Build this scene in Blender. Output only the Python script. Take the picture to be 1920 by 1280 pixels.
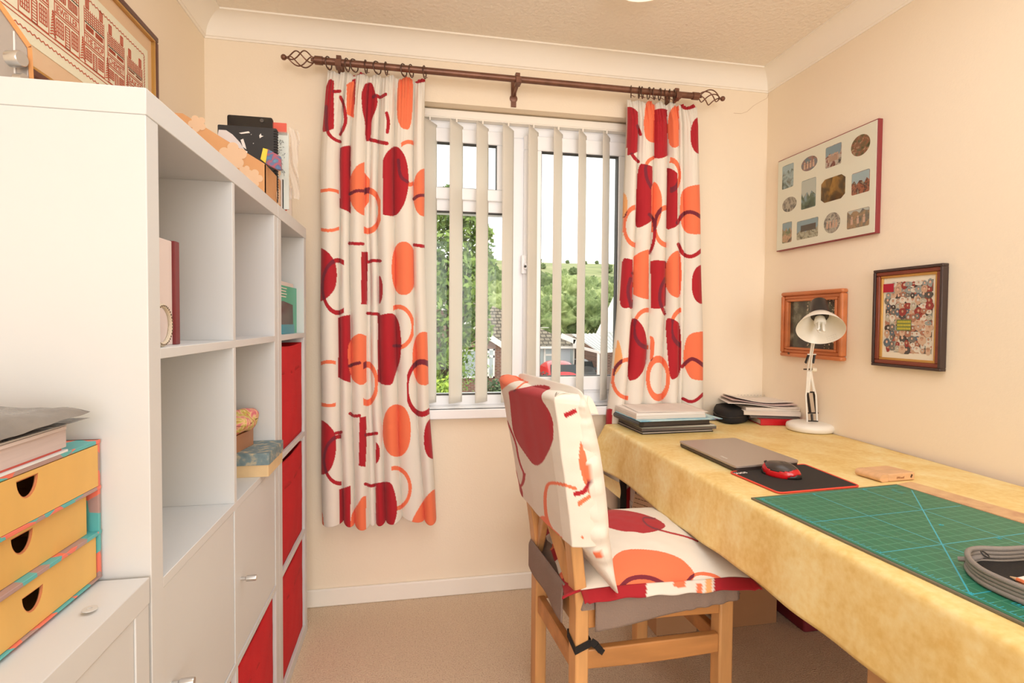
import bpy, bmesh, math, random
import numpy as np
from mathutils import Vector, Matrix, noise
random.seed(7)
S = bpy.context.scene
for o in list(bpy.data.objects): bpy.data.objects.remove(o)
C = S.collection
# ---------------------------------------------------------------- camera
CAM = dict(H=1.1347, yaw=10.7943, pitch=-1.6355, roll=-0.4141, f=995.1586, cy=631.6878)
def _basis():
    a, t, r = [math.radians(CAM[k]) for k in ('yaw', 'pitch', 'roll')]
    R = Vector((math.cos(a), -math.sin(a), 0)); F0 = Vector((math.sin(a), math.cos(a), 0)); Z = Vector((0, 0, 1))
    F = F0*math.cos(t)+Z*math.sin(t); U = -F0*math.sin(t)+Z*math.cos(t)
    return R*math.cos(r)-U*math.sin(r), R*math.sin(r)+U*math.cos(r), F
CX, CV, CF = _basis(); CO = Vector((0, 0, CAM['H']))
cd = bpy.data.cameras.new('camera'); cam = bpy.data.objects.new('camera', cd); C.objects.link(cam)
cd.sensor_width = 36; cd.sensor_fit = 'HORIZONTAL'; cd.lens = CAM['f']/1920*36
cd.shift_y = -(640-CAM['cy'])/1920; cd.clip_start = 0.02; cd.clip_end = 2000
m4 = Matrix((CX, CV, -CF)).transposed().to_4x4(); m4.translation = CO; cam.matrix_world = m4
S.camera = cam
S.view_settings.view_transform = 'Standard'; S.view_settings.look = 'None'; S.view_settings.gamma = 1
S.view_settings.use_curve_mapping = False; S.view_settings.exposure = 0.03
S.cycles.max_bounces = 10; S.cycles.diffuse_bounces = 6; S.cycles.transparent_max_bounces = 24
S.cycles.sample_clamp_indirect = 6
# measuring helpers: a point of the photograph carried out to a known plane of the room
def ray(u, v): return CF + CX*((u-960)/CAM['f']) + CV*((CAM['cy']-v)/CAM['f'])
def onx(u, v, x): d = ray(u, v); return CO + d*(x/d.x)
def ony(u, v, y): d = ray(u, v); return CO + d*(y/d.y)
def onz(u, v, z): d = ray(u, v); return CO + d*((z-CO.z)/d.z)
def ondep(u, v, t): return CO + ray(u, v)*t
_X, _V, _F, _O = [np.array(t) for t in (CX, CV, CF, CO)]
def projN(P):
    d = P-_O; w = d@_F
    return 960+CAM['f']*(d@_X)/w, CAM['cy']-CAM['f']*(d@_V)/w
# ---------------------------------------------------------------- light
W = bpy.data.worlds.new('world'); S.world = W; W.use_nodes = True
bg = W.node_tree.nodes['Background']; bg.inputs[0].default_value = (1.0, 0.99, 0.97, 1); bg.inputs[1].default_value = 2.1
def area(name, loc, target, sx, sy, power, col):
    l = bpy.data.lights.new(name, 'AREA'); l.shape = 'RECTANGLE'; l.size = sx; l.size_y = sy; l.energy = power; l.color = col
    o = bpy.data.objects.new(name, l); C.objects.link(o); o.location = loc
    o.rotation_euler = (Vector(target)-Vector(loc)).to_track_quat('-Z', 'Y').to_euler(); return o
area('rear_fill_light', (0.42, -2.95, 1.35), (0.42, 2.0, 1.2), 2.1, 1.8, 66, (0.83, 0.915, 1.0))  # unseen soft fill lamp added behind the camera; no open doorway there
area('ceiling_fill_light', (0.42, 0.6, 2.24), (0.42, 0.62, 0.0), 1.5, 1.6, 15, (0.88, 0.94, 1.0))  # unseen fill lamp added under the ceiling to brighten floor and tops
# ---------------------------------------------------------------- materials
def lin(c):
    c = c/255.0
    return c/12.92 if c <= 0.04045 else ((c+0.055)/1.055)**2.4
def rgb(r, g, b): return (lin(r), lin(g), lin(b), 1)
MATS = {}
def mat(name, col, rough=0.6, metal=0.0, spec=0.5, var=0.0, vscale=8, bump=0.0, bscale=60, stretch=None, emit=0, detail=4, sheen=0):
    if name in MATS: return MATS[name]
    m = bpy.data.materials.new(name); m.use_nodes = True; N = m.node_tree.nodes; L = m.node_tree.links
    p = N['Principled BSDF']; p.inputs['Roughness'].default_value = rough; p.inputs['Metallic'].default_value = metal
    p.inputs['Specular IOR Level'].default_value = spec
    if sheen: p.inputs['Sheen Weight'].default_value = sheen
    c = rgb(*col); p.inputs['Base Color'].default_value = c
    tc = N.new('ShaderNodeTexCoord'); mp = N.new('ShaderNodeMapping'); L.new(tc.outputs['Object'], mp.inputs[0])
    if stretch: mp.inputs['Scale'].default_value = stretch
    if var:
        n = N.new('ShaderNodeTexNoise'); n.inputs['Scale'].default_value = vscale; n.inputs['Detail'].default_value = detail
        L.new(mp.outputs[0], n.inputs['Vector'])
        r = N.new('ShaderNodeValToRGB'); r.color_ramp.elements[0].position = 0.3; r.color_ramp.elements[1].position = 0.7
        r.color_ramp.elements[0].color = tuple(x*(1-var) for x in c[:3])+(1,)
        r.color_ramp.elements[1].color = tuple(min(1, x*(1+var*0.6)) for x in c[:3])+(1,)
        L.new(n.outputs[0], r.inputs[0]); L.new(r.outputs[0], p.inputs['Base Color'])
    if bump:
        n = N.new('ShaderNodeTexNoise'); n.inputs['Scale'].default_value = bscale; n.inputs['Detail'].default_value = 5
        L.new(mp.outputs[0], n.inputs['Vector'])
        b = N.new('ShaderNodeBump'); b.inputs['Strength'].default_value = bump; b.inputs['Distance'].default_value = 0.01
        L.new(n.outputs[0], b.inputs['Height']); L.new(b.outputs[0], p.inputs['Normal'])
    if emit:
        p.inputs['Emission Color'].default_value = c; p.inputs['Emission Strength'].default_value = emit
    MATS[name] = m; return m
def ramp_mat(name, cols, scale=6, rough=0.7, kind='noise', stretch=(1, 1, 1), bump=0.0, detail=5, dist=0.0):
    if name in MATS: return MATS[name]
    m = bpy.data.materials.new(name); m.use_nodes = True; N = m.node_tree.nodes; L = m.node_tree.links
    p = N['Principled BSDF']; p.inputs['Roughness'].default_value = rough
    tc = N.new('ShaderNodeTexCoord'); mp = N.new('ShaderNodeMapping'); L.new(tc.outputs['Object'], mp.inputs[0]); mp.inputs['Scale'].default_value = stretch
    if kind == 'voronoi':
        n = N.new('ShaderNodeTexVoronoi'); n.inputs['Scale'].default_value = scale; sep = N.new('ShaderNodeSeparateColor'); L.new(n.outputs['Color'], sep.inputs[0]); out = sep.outputs[0]
    else:
        n = N.new('ShaderNodeTexNoise'); n.inputs['Scale'].default_value = scale; n.inputs['Detail'].default_value = detail; n.inputs['Distortion'].default_value = dist; out = n.outputs[0]
    L.new(mp.outputs[0], n.inputs['Vector'])
    r = N.new('ShaderNodeValToRGB'); e = r.color_ramp.elements
    if kind == 'voronoi': r.color_ramp.interpolation = 'CONSTANT'
    k = len(cols)
    for i, c in enumerate(cols):
        t = (i/k if kind == 'voronoi' else 0.28+0.44*i/max(1, k-1))
        if i < 2: e[i].position = t; e[i].color = rgb(*c)
        else: q = e.new(t); q.color = rgb(*c)
    L.new(out, r.inputs[0]); L.new(r.outputs[0], p.inputs['Base Color'])
    if bump:
        b = N.new('ShaderNodeBump'); b.inputs['Strength'].default_value = bump; b.inputs['Distance'].default_value = 0.01
        L.new(out, b.inputs['Height']); L.new(b.outputs[0], p.inputs['Normal'])
    MATS[name] = m; return m
def print_mat(name, rough=0.85, bump=0.12, bscale=900):
    m = mat(name, (255, 255, 255), rough=rough, bump=bump, bscale=bscale, sheen=0.1)
    N = m.node_tree.nodes; a = N.new('ShaderNodeAttribute'); a.attribute_name = 'print'
    m.node_tree.links.new(a.outputs['Color'], N['Principled BSDF'].inputs['Base Color']); return m
def glass_mat():
    m = bpy.data.materials.new('window_glass'); m.use_nodes = True; N = m.node_tree.nodes; L = m.node_tree.links; N.clear()
    o = N.new('ShaderNodeOutputMaterial'); mx = N.new('ShaderNodeMixShader'); t = N.new('ShaderNodeBsdfTransparent'); g = N.new('ShaderNodeBsdfGlossy')
    t.inputs[0].default_value = (0.97, 0.985, 0.975, 1); g.inputs['Roughness'].default_value = 0.02; mx.inputs[0].default_value = 0.012
    L.new(t.outputs[0], mx.inputs[1]); L.new(g.outputs[0], mx.inputs[2]); L.new(mx.outputs[0], o.inputs[0]); return m
M = {}
M['wall'] = mat('cream_wall_paint', (246, 231, 209), rough=0.9, spec=0.2, bump=0.06, bscale=140)
M['ceil'] = mat('ceiling_artex', (248, 238, 224), rough=0.95, spec=0.15, bump=0.5, bscale=70)
M['white'] = mat('white_gloss_trim', (246, 240, 230), rough=0.45, spec=0.3)
M['cove'] = mat('white_coving_paint', (250, 243, 232), rough=0.85, spec=0.2)
M['upvc'] = mat('white_window_plastic', (248, 249, 252), rough=0.35)
M['lam'] = mat('white_laminate', (214, 215, 215), rough=0.42, spec=0.4, var=0.02, vscale=3)
M['seal'] = mat('dark_window_seal', (70, 66, 62), rough=0.6)
M['carpet'] = ramp_mat('beige_carpet_pile', [(214, 184, 154), (238, 212, 182), (246, 226, 200)], scale=210, rough=1.0, bump=0.9)
M['glass'] = glass_mat()
M['oak'] = mat('oak_wood', (216, 162, 104), rough=0.42, var=0.24, vscale=22, stretch=(1, 1, 0.12), bump=0.05, bscale=120)
M['copper'] = mat('antique_copper_metal', (126, 88, 72), rough=0.4, metal=0.55, var=0.2, vscale=30)
M['red'] = mat('red_felt_fabric', (205, 22, 30), rough=0.95, var=0.08, vscale=10, bump=0.25, bscale=300)
M['steel'] = mat('brushed_steel', (205, 203, 200), rough=0.3, metal=0.9)
M['black'] = mat('black_fabric', (30, 26, 25), rough=0.85, bump=0.2, bscale=400)
M['blackp'] = mat('black_plastic', (34, 31, 30), rough=0.35)
M['paper'] = mat('white_paper', (235, 226, 218), rough=0.8)
M['gold'] = mat('gold_paint', (206, 160, 88), rough=0.35, metal=0.55)
# ---------------------------------------------------------------- mesh collector
class B:
    def __init__(s): s.v = []; s.f = []; s.m = []; s.cur = 0
    def add(s, vs, fs):
        n = len(s.v); s.v += [tuple(p) for p in vs]; s.f += [tuple(i+n for i in f) for f in fs]; s.m += [s.cur]*len(fs); return s
    def slot(s, i): s.cur = i; return s
    def box(s, x0, x1, y0, y1, z0, z1):
        return s.hexa([(x0, y0, z0), (x1, y0, z0), (x1, y1, z0), (x0, y1, z0), (x0, y0, z1), (x1, y0, z1), (x1, y1, z1), (x0, y1, z1)])
    def hexa(s, P): return s.add(P, [(3, 2, 1, 0), (4, 5, 6, 7), (0, 1, 5, 4), (1, 2, 6, 5), (2, 3, 7, 6), (3, 0, 4, 7)])
    def beam(s, a, b, w, h, up=(0, 0, 1)):      # rectangular bar from a to b, w across, h along up
        a = Vector(a); b = Vector(b); d = (b-a).normalized(); u = Vector(up); x = d.cross(u).normalized(); u = x.cross(d).normalized()
        P = []
        for c in (a, b):
            for sx, su in ((-1, -1), (1, -1), (1, 1), (-1, 1)): P.append(c+x*sx*w/2+u*su*h/2)
        return s.hexa([P[0], P[1], P[2], P[3], P[4], P[5], P[6], P[7]])
    def lathe(s, prof, origin=(0, 0, 0), axis=(0, 0, 1), n=24):   # prof: (radius, along)
        o = Vector(origin); ax = Vector(axis).normalized(); q = ax.to_track_quat('Z', 'Y'); X = q @ Vector((1, 0, 0)); Y = q @ Vector((0, 1, 0))
        vs = []; fs = []
        for r, h in prof:
            for i in range(n):
                t = 2*math.pi*i/n; vs.append(o+ax*h+(X*math.cos(t)+Y*math.sin(t))*max(r, 1e-5))
        for j in range(len(prof)-1):
            for i in range(n):
                k = (i+1) % n; fs.append((j*n+i, j*n+k, (j+1)*n+k, (j+1)*n+i))
        fs.append(tuple(range(n-1, -1, -1))); fs.append(tuple((len(prof)-1)*n+i for i in range(n)))
        return s.add(vs, fs)
    def cyl(s, a, b, r, r2=None, n=20):
        a = Vector(a); b = Vector(b); return s.lathe([(r, 0), (r if r2 is None else r2, (b-a).length)], a, b-a, n)
    def sphere(s, c, r, sc=(1, 1, 1), n=20, m=12):
        c = Vector(c); vs = []; fs = []
        for j in range(m+1):
            p = math.pi*j/m
            for i in range(n):
                t = 2*math.pi*i/n; vs.append((c.x+r*sc[0]*math.sin(p)*math.cos(t), c.y+r*sc[1]*math.sin(p)*math.sin(t), c.z-r*sc[2]*math.cos(p)))
        for j in range(m):
            for i in range(n):
                k = (i+1) % n; fs.append((j*n+i, j*n+k, (j+1)*n+k, (j+1)*n+i))
        return s.add(vs, fs)
    def tube(s, pts, r, n=8, closed=False, flat=None):
        pts = [Vector(p) for p in pts]; k = len(pts); vs = []; fs = []
        prev = None
        for i, p in enumerate(pts):
            if closed: d = pts[(i+1) % k]-pts[i-1]
            else: d = pts[min(i+1, k-1)]-pts[max(i-1, 0)]
            d.normalize()
            if prev is None: u = d.orthogonal().normalized()
            else: u = (prev-d*prev.dot(d)).normalized()
            prev = u; w = d.cross(u); rr = r[i] if isinstance(r, (list, tuple)) else r
            for j in range(n):
                t = 2*math.pi*j/n; vs.append(p+(u*math.cos(t)+w*math.sin(t)*(flat or 1))*rr)
        for i in range(k if closed else k-1):
            for j in range(n):
                a = i*n+j; b = i*n+(j+1) % n; c = ((i+1) % k)*n+(j+1) % n; d = ((i+1) % k)*n+j; fs.append((a, b, c, d))
        if not closed: fs.append(tuple(range(n-1, -1, -1))); fs.append(tuple((k-1)*n+j for j in range(n)))
        return s.add(vs, fs)
    def prism(s, pts, ext):                     # pts: world polygon, ext: extrusion vector
        n = len(pts); e = Vector(ext); vs = [Vector(p) for p in pts]+[Vector(p)+e for p in pts]
        return s.add(vs, [tuple(range(n)), tuple(range(2*n-1, n-1, -1))]+[(i, (i+1) % n, (i+1) % n+n, i+n)[::-1] for i in range(n)])
    def slab(s, pts, z0, z1, rnd=0.0, seg=4):
        P = [Vector((p[0], p[1])) for p in pts]
        if rnd: P = round_poly(P, rnd, seg)
        return s.prism([(p.x, p.y, z0) for p in P], (0, 0, z1-z0))
    def grid(s, fn, nu, nv, closeu=False):
        vs = [fn(i/nu, j/nv) for j in range(nv+1) for i in range(nu+1)]
        return s.add(vs, [(j*(nu+1)+i, j*(nu+1)+i+1, (j+1)*(nu+1)+i+1, (j+1)*(nu+1)+i) for j in range(nv) for i in range(nu)])
    def build(s, name, mats, parent=None, bevel=0.0, seg=2, smooth=40, sub=0, fix=True):
        me = bpy.data.meshes.new(name); me.from_pydata(s.v, [], s.f)
        if not isinstance(mats, (list, tuple)): mats = [mats]
        for q in mats: me.materials.append(q)
        if len(mats) > 1: me.polygons.foreach_set('material_index', s.m)
        if fix:
            bm = bmesh.new(); bm.from_mesh(me); bmesh.ops.recalc_face_normals(bm, faces=bm.faces); bm.to_mesh(me); bm.free()
        if smooth:
            me.polygons.foreach_set('use_smooth', [True]*len(me.polygons)); me.set_sharp_from_angle(angle=math.radians(smooth))
        o = bpy.data.objects.new(name, me); C.objects.link(o)
        if bevel:
            b = o.modifiers.new('bevel', 'BEVEL'); b.width = bevel; b.segments = seg; b.limit_method = 'ANGLE'; b.angle_limit = math.radians(35)
            b.harden_normals = False
        if sub:
            b = o.modifiers.new('subsurf', 'SUBSURF'); b.levels = sub; b.render_levels = sub
        if parent is not None: o.parent = parent; o.matrix_parent_inverse = world_inv(parent)
        return o
def world_of(o):
    m = Matrix.Translation(o.location) @ o.rotation_euler.to_matrix().to_4x4()
    if o.parent: return world_of(o.parent) @ o.matrix_parent_inverse @ m
    return m
def world_inv(o): return world_of(o).inverted()
def round_poly(P, r, seg=4):
    out = []; n = len(P)
    for i in range(n):
        a, b, c = P[i-1], P[i], P[(i+1) % n]; u = (a-b); v = (c-b); rr = min(r, u.length*0.45, v.length*0.45)
        p0 = b+u.normalized()*rr; p1 = b+v.normalized()*rr
        for k in range(seg+1):
            t = k/seg; out.append(p0*(1-t)**2+b*2*t*(1-t)+p1*t*t)
    return out
def tag(o, label=None, cat=None, group=None, kind=None):
    for k, v in (('label', label), ('category', cat), ('group', group), ('kind', kind)):
        if v: o[k] = v
    return o
def thing(name, loc, label, cat, group=None):
    o = bpy.data.objects.new(name, None); C.objects.link(o); o.location = loc; o.empty_display_size = 0.05
    return tag(o, label, cat, group)
def struct(o): o['kind'] = 'structure'; return o
def sempty(name, loc=(0, 0, 0)):
    o = bpy.data.objects.new(name, None); C.objects.link(o); o.location = loc; return struct(o)
def dup(root, d, label=None, group=None):
    r = root.copy(); C.objects.link(r); r.location = Vector(root.location)+Vector(d)
    if label: r['label'] = label
    if group: r['group'] = group
    for ch in list(root.children):
        c = ch.copy(); C.objects.link(c); c.parent = r; c.matrix_parent_inverse = ch.matrix_parent_inverse.copy()
        for g in list(ch.children):
            q = g.copy(); C.objects.link(q); q.parent = c; q.matrix_parent_inverse = g.matrix_parent_inverse.copy()
    return r
def textmesh(s, size, origin, xdir, ydir, name, m, parent, off=0.0, align='LEFT', thick=0.0002, bold=0.0):
    cu = bpy.data.curves.new('t', 'FONT'); cu.body = s; cu.size = size; cu.extrude = thick; cu.offset = bold; cu.align_x = align; cu.resolution_u = 3
    t = bpy.data.objects.new('t', cu); C.objects.link(t)
    dg = bpy.context.evaluated_depsgraph_get(); dg.update()
    me = bpy.data.meshes.new_from_object(t.evaluated_get(dg)); bpy.data.objects.remove(t)
    x = Vector(xdir).normalized(); y = Vector(ydir).normalized(); z = x.cross(y).normalized()
    mm = Matrix((x, y, z)).transposed().to_4x4(); mm.translation = Vector(origin)+z*off; me.transform(mm)
    me.materials.clear(); me.materials.append(m)
    o = bpy.data.objects.new(name, me); C.objects.link(o)
    if parent is not None: o.parent = parent; o.matrix_parent_inverse = world_inv(parent)
    return o
# ---------------------------------------------------------------- printed cloth
RED, COR, PUR, LOR, IVO = [np.array(rgb(*c)[:3]) for c in ((176, 24, 38), (243, 122, 82), (122, 34, 52), (246, 176, 112), (234, 226, 214))]
COLS = dict(R=RED, C=COR, P=PUR, L=LOR, I=IVO)
def chaikin(P, it=2, closed=True):
    P = np.array(P, float)
    for _ in range(it):
        Q = np.roll(P, -1, 0)
        if closed: P = np.stack([P*.78+Q*.22, P*.22+Q*.78], 1).reshape(-1, 2)
        else:
            a = P[:-1]; b = P[1:]; P = np.vstack([P[:1], np.stack([a*.75+b*.25, a*.25+b*.75], 1).reshape(-1, 2), P[-1:]])
    return P
def inpoly(P, x, y):
    c = np.zeros(x.shape, bool); Q = np.roll(P, -1, 0)
    for (x0, y0), (x1, y1) in zip(P, Q):
        if y0 == y1: continue
        c ^= ((y0 > y) != (y1 > y)) & (x < (x1-x0)*(y-y0)/(y1-y0)+x0)
    return c
def polydist(P, x, y):
    d = np.full(x.shape, 1e9)
    for (x0, y0), (x1, y1) in zip(P[:-1], P[1:]):
        dx, dy = x1-x0, y1-y0; L2 = dx*dx+dy*dy+1e-9
        t = np.clip(((x-x0)*dx+(y-y0)*dy)/L2, 0, 1); d = np.minimum(d, np.hypot(x-x0-t*dx, y-y0-t*dy))
    return d
def pattern(shapes, x, y):
    col = np.tile(IVO, (len(x), 1)); base = np.zeros(len(x), int)
    for s in shapes:
        k = s[0]; c = s[1]
        if k == 'p':        # an edge that ends on a fold of the cloth stays straight
            P = np.array(s[2], float); x0, x1 = P[:, 0].min(), P[:, 0].max(); h = np.ptp(P[:, 1]); lo = P[:, 0] < x0+2.2; hi = P[:, 0] > x1-2.2; c0 = c1 = None
            if lo.sum() > 1 and np.ptp(P[lo, 1]) > .5*h: P[lo, 0] -= 9; c0 = x0
            if hi.sum() > 1 and np.ptp(P[hi, 1]) > .5*h: P[hi, 0] += 9; c1 = x1
            cP = P.mean(0); P = cP+(P-cP)*1.05; m = inpoly(chaikin(P), x, y)
            if c0 is not None: m &= x > c0
            if c1 is not None: m &= x < c1
        elif k == 'q': m = inpoly(np.array(s[2], float), x, y)
        elif k == 'e':
            cx, cy, rx, ry = s[2]; m = (np.abs((x-cx)/rx)**2.3+np.abs((y-cy)/ry)**2.3) < 1
        elif k == 'o':
            cx, cy, rx, ry = s[2]; w = s[4] if len(s) > 4 else 6.0
            r = np.sqrt(((x-cx)/rx)**2+((y-cy)/ry)**2); m = np.abs(r-1)*min(rx, ry) < w/2
        elif k == 's':
            m = polydist(chaikin(s[2], 2, False), x, y) < (s[3] if len(s) > 3 else 6)/2
        if k in 'eo' and len(s) > 3 and s[3]: m &= (x >= s[3][0]) & (x <= s[3][1])
        if k in 'os':
            over = m & (base > 0); fresh = m & (base == 0)
            col[fresh] = COLS[c]; col[over] = PUR if c != 'L' else LOR
        else: col[m] = COLS[c]; base[m] = 1
    return col
def paint(o, shapes, fn=None):
    me = o.data; n = len(me.vertices); co = np.empty(n*3); me.vertices.foreach_get('co', co); co = co.reshape(-1, 3)
    x, y = projN(co)
    col = pattern(shapes, x, y)
    if fn is not None: col = fn(col, co, x, y)
    a = me.color_attributes.new('print', 'FLOAT_COLOR', 'POINT')
    a.data.foreach_set('color', np.hstack([col, np.ones((n, 1))]).astype(np.float32).ravel())
# ================================================================ the room
XL, XR, YB, ZC, YR = -0.758, 1.596, 2.187, 2.261, -3.1
WX0, WX1, WZ0, WZ1 = -0.03, 1.02, 0.757, 2.018     # window opening
struct(B().box(XL-.1, XR+.1, YR-.1, YB+.28, -0.12, 0).build('floor', M['carpet'], smooth=0))
struct(B().box(XL-.1, XR+.1, YR-.1, YB+.28, ZC, ZC+.1).build('ceiling', M['ceil'], smooth=0))
w = B(); t = .27
w.box(XL-.1, WX0, YB, YB+t, 0, ZC).box(WX1, XR+.1, YB, YB+t, 0, ZC).box(WX0, WX1, YB, YB+t, 0, WZ0).box(WX0, WX1, YB, YB+t, WZ1, ZC)
struct(w.build('wall_back', M['wall'], smooth=0))
struct(B().box(XL-.1, XL, YR-.1, YB, 0, ZC).build('wall_left', M['wall'], smooth=0))
struct(B().box(XR, XR+.1, YR-.1, YB, 0, ZC).build('wall_right', M['wall'], smooth=0))
w = B().box(XL, -0.25, YR-.1, YR, 0, ZC).box(0.55, XR, YR-.1, YR, 0, ZC).box(-.25, .55, YR-.1, YR, 2.02, ZC)
struct(w.build('wall_rear', M['wall'], smooth=0))
# white door standing in the rear wall
d = sempty('door_1', (0.15, YR-.05, 0))
B().box(-.21, .51, YR-.09, YR-.05, 0.01, 1.98).build('door_panel', M['white'], d, bevel=.003)
B().box(-.25, -.21, YR-.1, YR+.012, 0, 2.02).box(.51, .55, YR-.1, YR+.012, 0, 2.02).box(-.25, .55, YR-.1, YR+.012, 1.98, 2.02).build('door_frame', M['white'], d, bevel=.003)
B().cyl((.45, YR-.05, 1.0), (.45, YR-.005, 1.0), .012).beam((.45, YR-.008, 1.0), (.35, YR-.008, 1.0), .012, .016).build('door_handle', M['steel'], d)
# coving: concave quarter profile with a little lip
def cove(name, a, b, n):
    c = .079; prof = [(0, 0), (.004, 0), (.006, .006)]
    for k in range(9):
        t = math.radians(90*k/8); prof.append((c-.004-(c-.012)*math.cos(t)+.002, .008+(c-.014)*math.sin(t)))
    prof += [(c+.0, c-.006), (c, c), (0, c)]
    a = Vector(a); b = Vector(b); n = Vector(n); vs = []
    d = (b-a).normalized()
    for p, s in ((a, 1), (b, -1)):
        for u, h in prof: vs.append(p+n*u+d*u*s+Vector((0, 0, h)))
    k = len(prof); fs = [(i, (i+1) % k, (i+1) % k+k, i+k) for i in range(k)]+[tuple(range(k)), tuple(range(2*k-1, k-1, -1))]
    return struct(B().add(vs, fs).build(name, M['cove'], smooth=30))
z = 2.182
cove('trim_1', (XL, YB, z), (XR, YB, z), (0, -1, 0)); cove('trim_2', (XR, YB, z), (XR, YR, z), (-1, 0, 0))
cove('trim_3', (XL, YR, z), (XL, YB, z), (1, 0, 0)); cove('trim_4', (XR, YR, z), (XL, YR, z), (0, 1, 0))
def skirt(name, x0, x1, y0, y1):
    struct(B().box(x0, x1, y0, y1, 0, .07).build(name, M['white'], bevel=.005))
skirt('baseboard_back', XL, XR, YB-.015, YB); skirt('baseboard_right', XR-.015, XR, YR, YB-.015)
skirt('baseboard_left', XL, XL+.015, YR, YB-.015); skirt('baseboard_rear', .55, XR-.015, YR, YR+.015)
# hairline crack running out of the corner over the back wall
cr = [(1441, 176), (1438, 184), (1425, 191), (1413, 198), (1401, 209), (1390, 213), (1376, 212)]
struct(B().tube([ony(u, v, YB-.0004) for u, v in cr], .0007, 4).build('trim_5', mat('crack_line', (190, 160, 126))))
# ---------------------------------------------------------------- window
wd = sempty('window_1', ((WX0+WX1)/2, YB+.11, WZ0))
FY0, FY1 = 2.272, 2.335
def ring(b, x0, x1, z0, z1, wl, wr, wb, wt, y0, y1):
    return b.box(x0, x1, y0, y1, z0, z0+wb).box(x0, x1, y0, y1, z1-wt, z1).box(x0, x0+wl, y0, y1, z0+wb, z1-wt).box(x1-wr, x1, y0, y1, z0+wb, z1-wt)
b = ring(B(), WX0, WX1, WZ0+.018, WZ1, .055, .065, .045, .09, FY0, FY1+.02)
b.box(.415, .495, FY0, FY1+.02, WZ0+.06, WZ1-.09).box(.49, .96, FY0, FY1+.02, WZ0+.06, .858); b.box(WX0+.05, .415, FY0, FY1+.02, 1.60, 1.665)
b.build('window_frame', M['upvc'], wd, bevel=.004)
sash = ring(B(), .478, .972, .833, 1.938, .078, .062, .062, .062, FY0-.016, FY0+.03).build('casement_sash', M['upvc'], wd, bevel=.004)
ring(B(), WX0+.03, .408, 1.648, 1.945, .05, .048, .05, .058, FY0-.014, FY0+.03).build('fanlight_sash', M['upvc'], wd, bevel=.004)
ring(B(), .554, .912, .893, 1.878, .004, .006, .005, .005, FY0-.010, FY0+.02).build('glazing_seal', M['seal'], wd)
ring(B(), WX0+.078, .362, 1.696, 1.889, .004, .004, .004, .005, FY0-.008, FY0+.02).build('glazing_seal', M['seal'], wd)
ring(B(), WX0+.053, .415, .820, 1.602, .004, .005, .005, .005, FY0-.001, FY0+.02).build('glazing_seal', M['seal'], wd)
for x0, x1, z0, z1 in ((.556, .908, .896, 1.875), (WX0+.08, .36, 1.698, 1.887), (WX0+.055, .412, .823, 1.60)):
    B().box(x0, x1, FY0+.010, FY0+.014, z0, z1).build('window_pane', M['glass'], wd, smooth=0)
h = B().box(.486, .506, FY0-.028, FY0-.016, 1.30, 1.40)
p = ony(984, 500, FY0-.03)
h = B().slab([(p.x-.014, FY0-.03), (p.x+.010, FY0-.03), (p.x+.010, FY0-.016), (p.x-.014, FY0-.016)], p.z-.03, p.z+.05)
h.beam((p.x+.012, FY0-.042, p.z+.01), (p.x+.018, FY0-.046, p.z-.10), .012, .012, (0, 1, 0))
h.box(p.x-.004, p.x+.018, FY0-.046, FY0-.028, p.z-.012, p.z+.014)
hh = h.build('window_handle', M['upvc'], wd, bevel=.003)
B().lathe([(.0055, 0), (.0055, .003), (.003, .0032), (.003, .001)], (p.x-.002, FY0-.046, p.z), (0, -1, 0), 16).build('key_lock', M['seal'], wd)
struct(B().box(WX0-.0, WX1+.0, 2.16, FY0+.02, .757, .776).box(WX0-.05, WX1+.05, 2.150, YB-.0005, .738, .776).build('window_sill', M['upvc'], wd, bevel=.004))
B().box(WX0+.055, WX0+.10, FY0-.03, FY0-.014, 1.655, 1.672).build('stay_peg', mat('aged_cream_plastic', (226, 216, 192), rough=.5), wd)
# ================================================================ outdoors
M['leafy'] = ramp_mat('hedge_leaves', [(70, 84, 44), (112, 130, 70), (150, 168, 98)], scale=2.2, rough=.8, bump=.6)
M['grass'] = ramp_mat('hillside_grass', [(120, 132, 84), (150, 156, 104), (172, 168, 124)], scale=.06, rough=1, dist=1.5)
M['drive'] = mat('asphalt_drive', (120, 116, 110), rough=.95, var=.1)
M['brick'] = None
def brickmat():
    m = bpy.data.materials.new('brown_brickwork'); m.use_nodes = True; N = m.node_tree.nodes; L = m.node_tree.links; p = N['Principled BSDF']; p.inputs['Roughness'].default_value = .9
    tc = N.new('ShaderNodeTexCoord'); mp = N.new('ShaderNodeMapping'); mp.inputs['Rotation'].default_value = (math.radians(90), 0, 0); L.new(tc.outputs['Object'], mp.inputs[0])
    b = N.new('ShaderNodeTexBrick'); b.inputs['Scale'].default_value = 1; b.inputs['Brick Width'].default_value = .225; b.inputs['Row Height'].default_value = .075; b.inputs['Mortar Size'].default_value = .008
    b.inputs['Color1'].default_value = rgb(150, 106, 86); b.inputs['Color2'].default_value = rgb(124, 88, 74); b.inputs['Mortar'].default_value = rgb(176, 160, 146)
    L.new(mp.outputs[0], b.inputs['Vector']); L.new(b.outputs[0], p.inputs['Base Color']); return m
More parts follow.
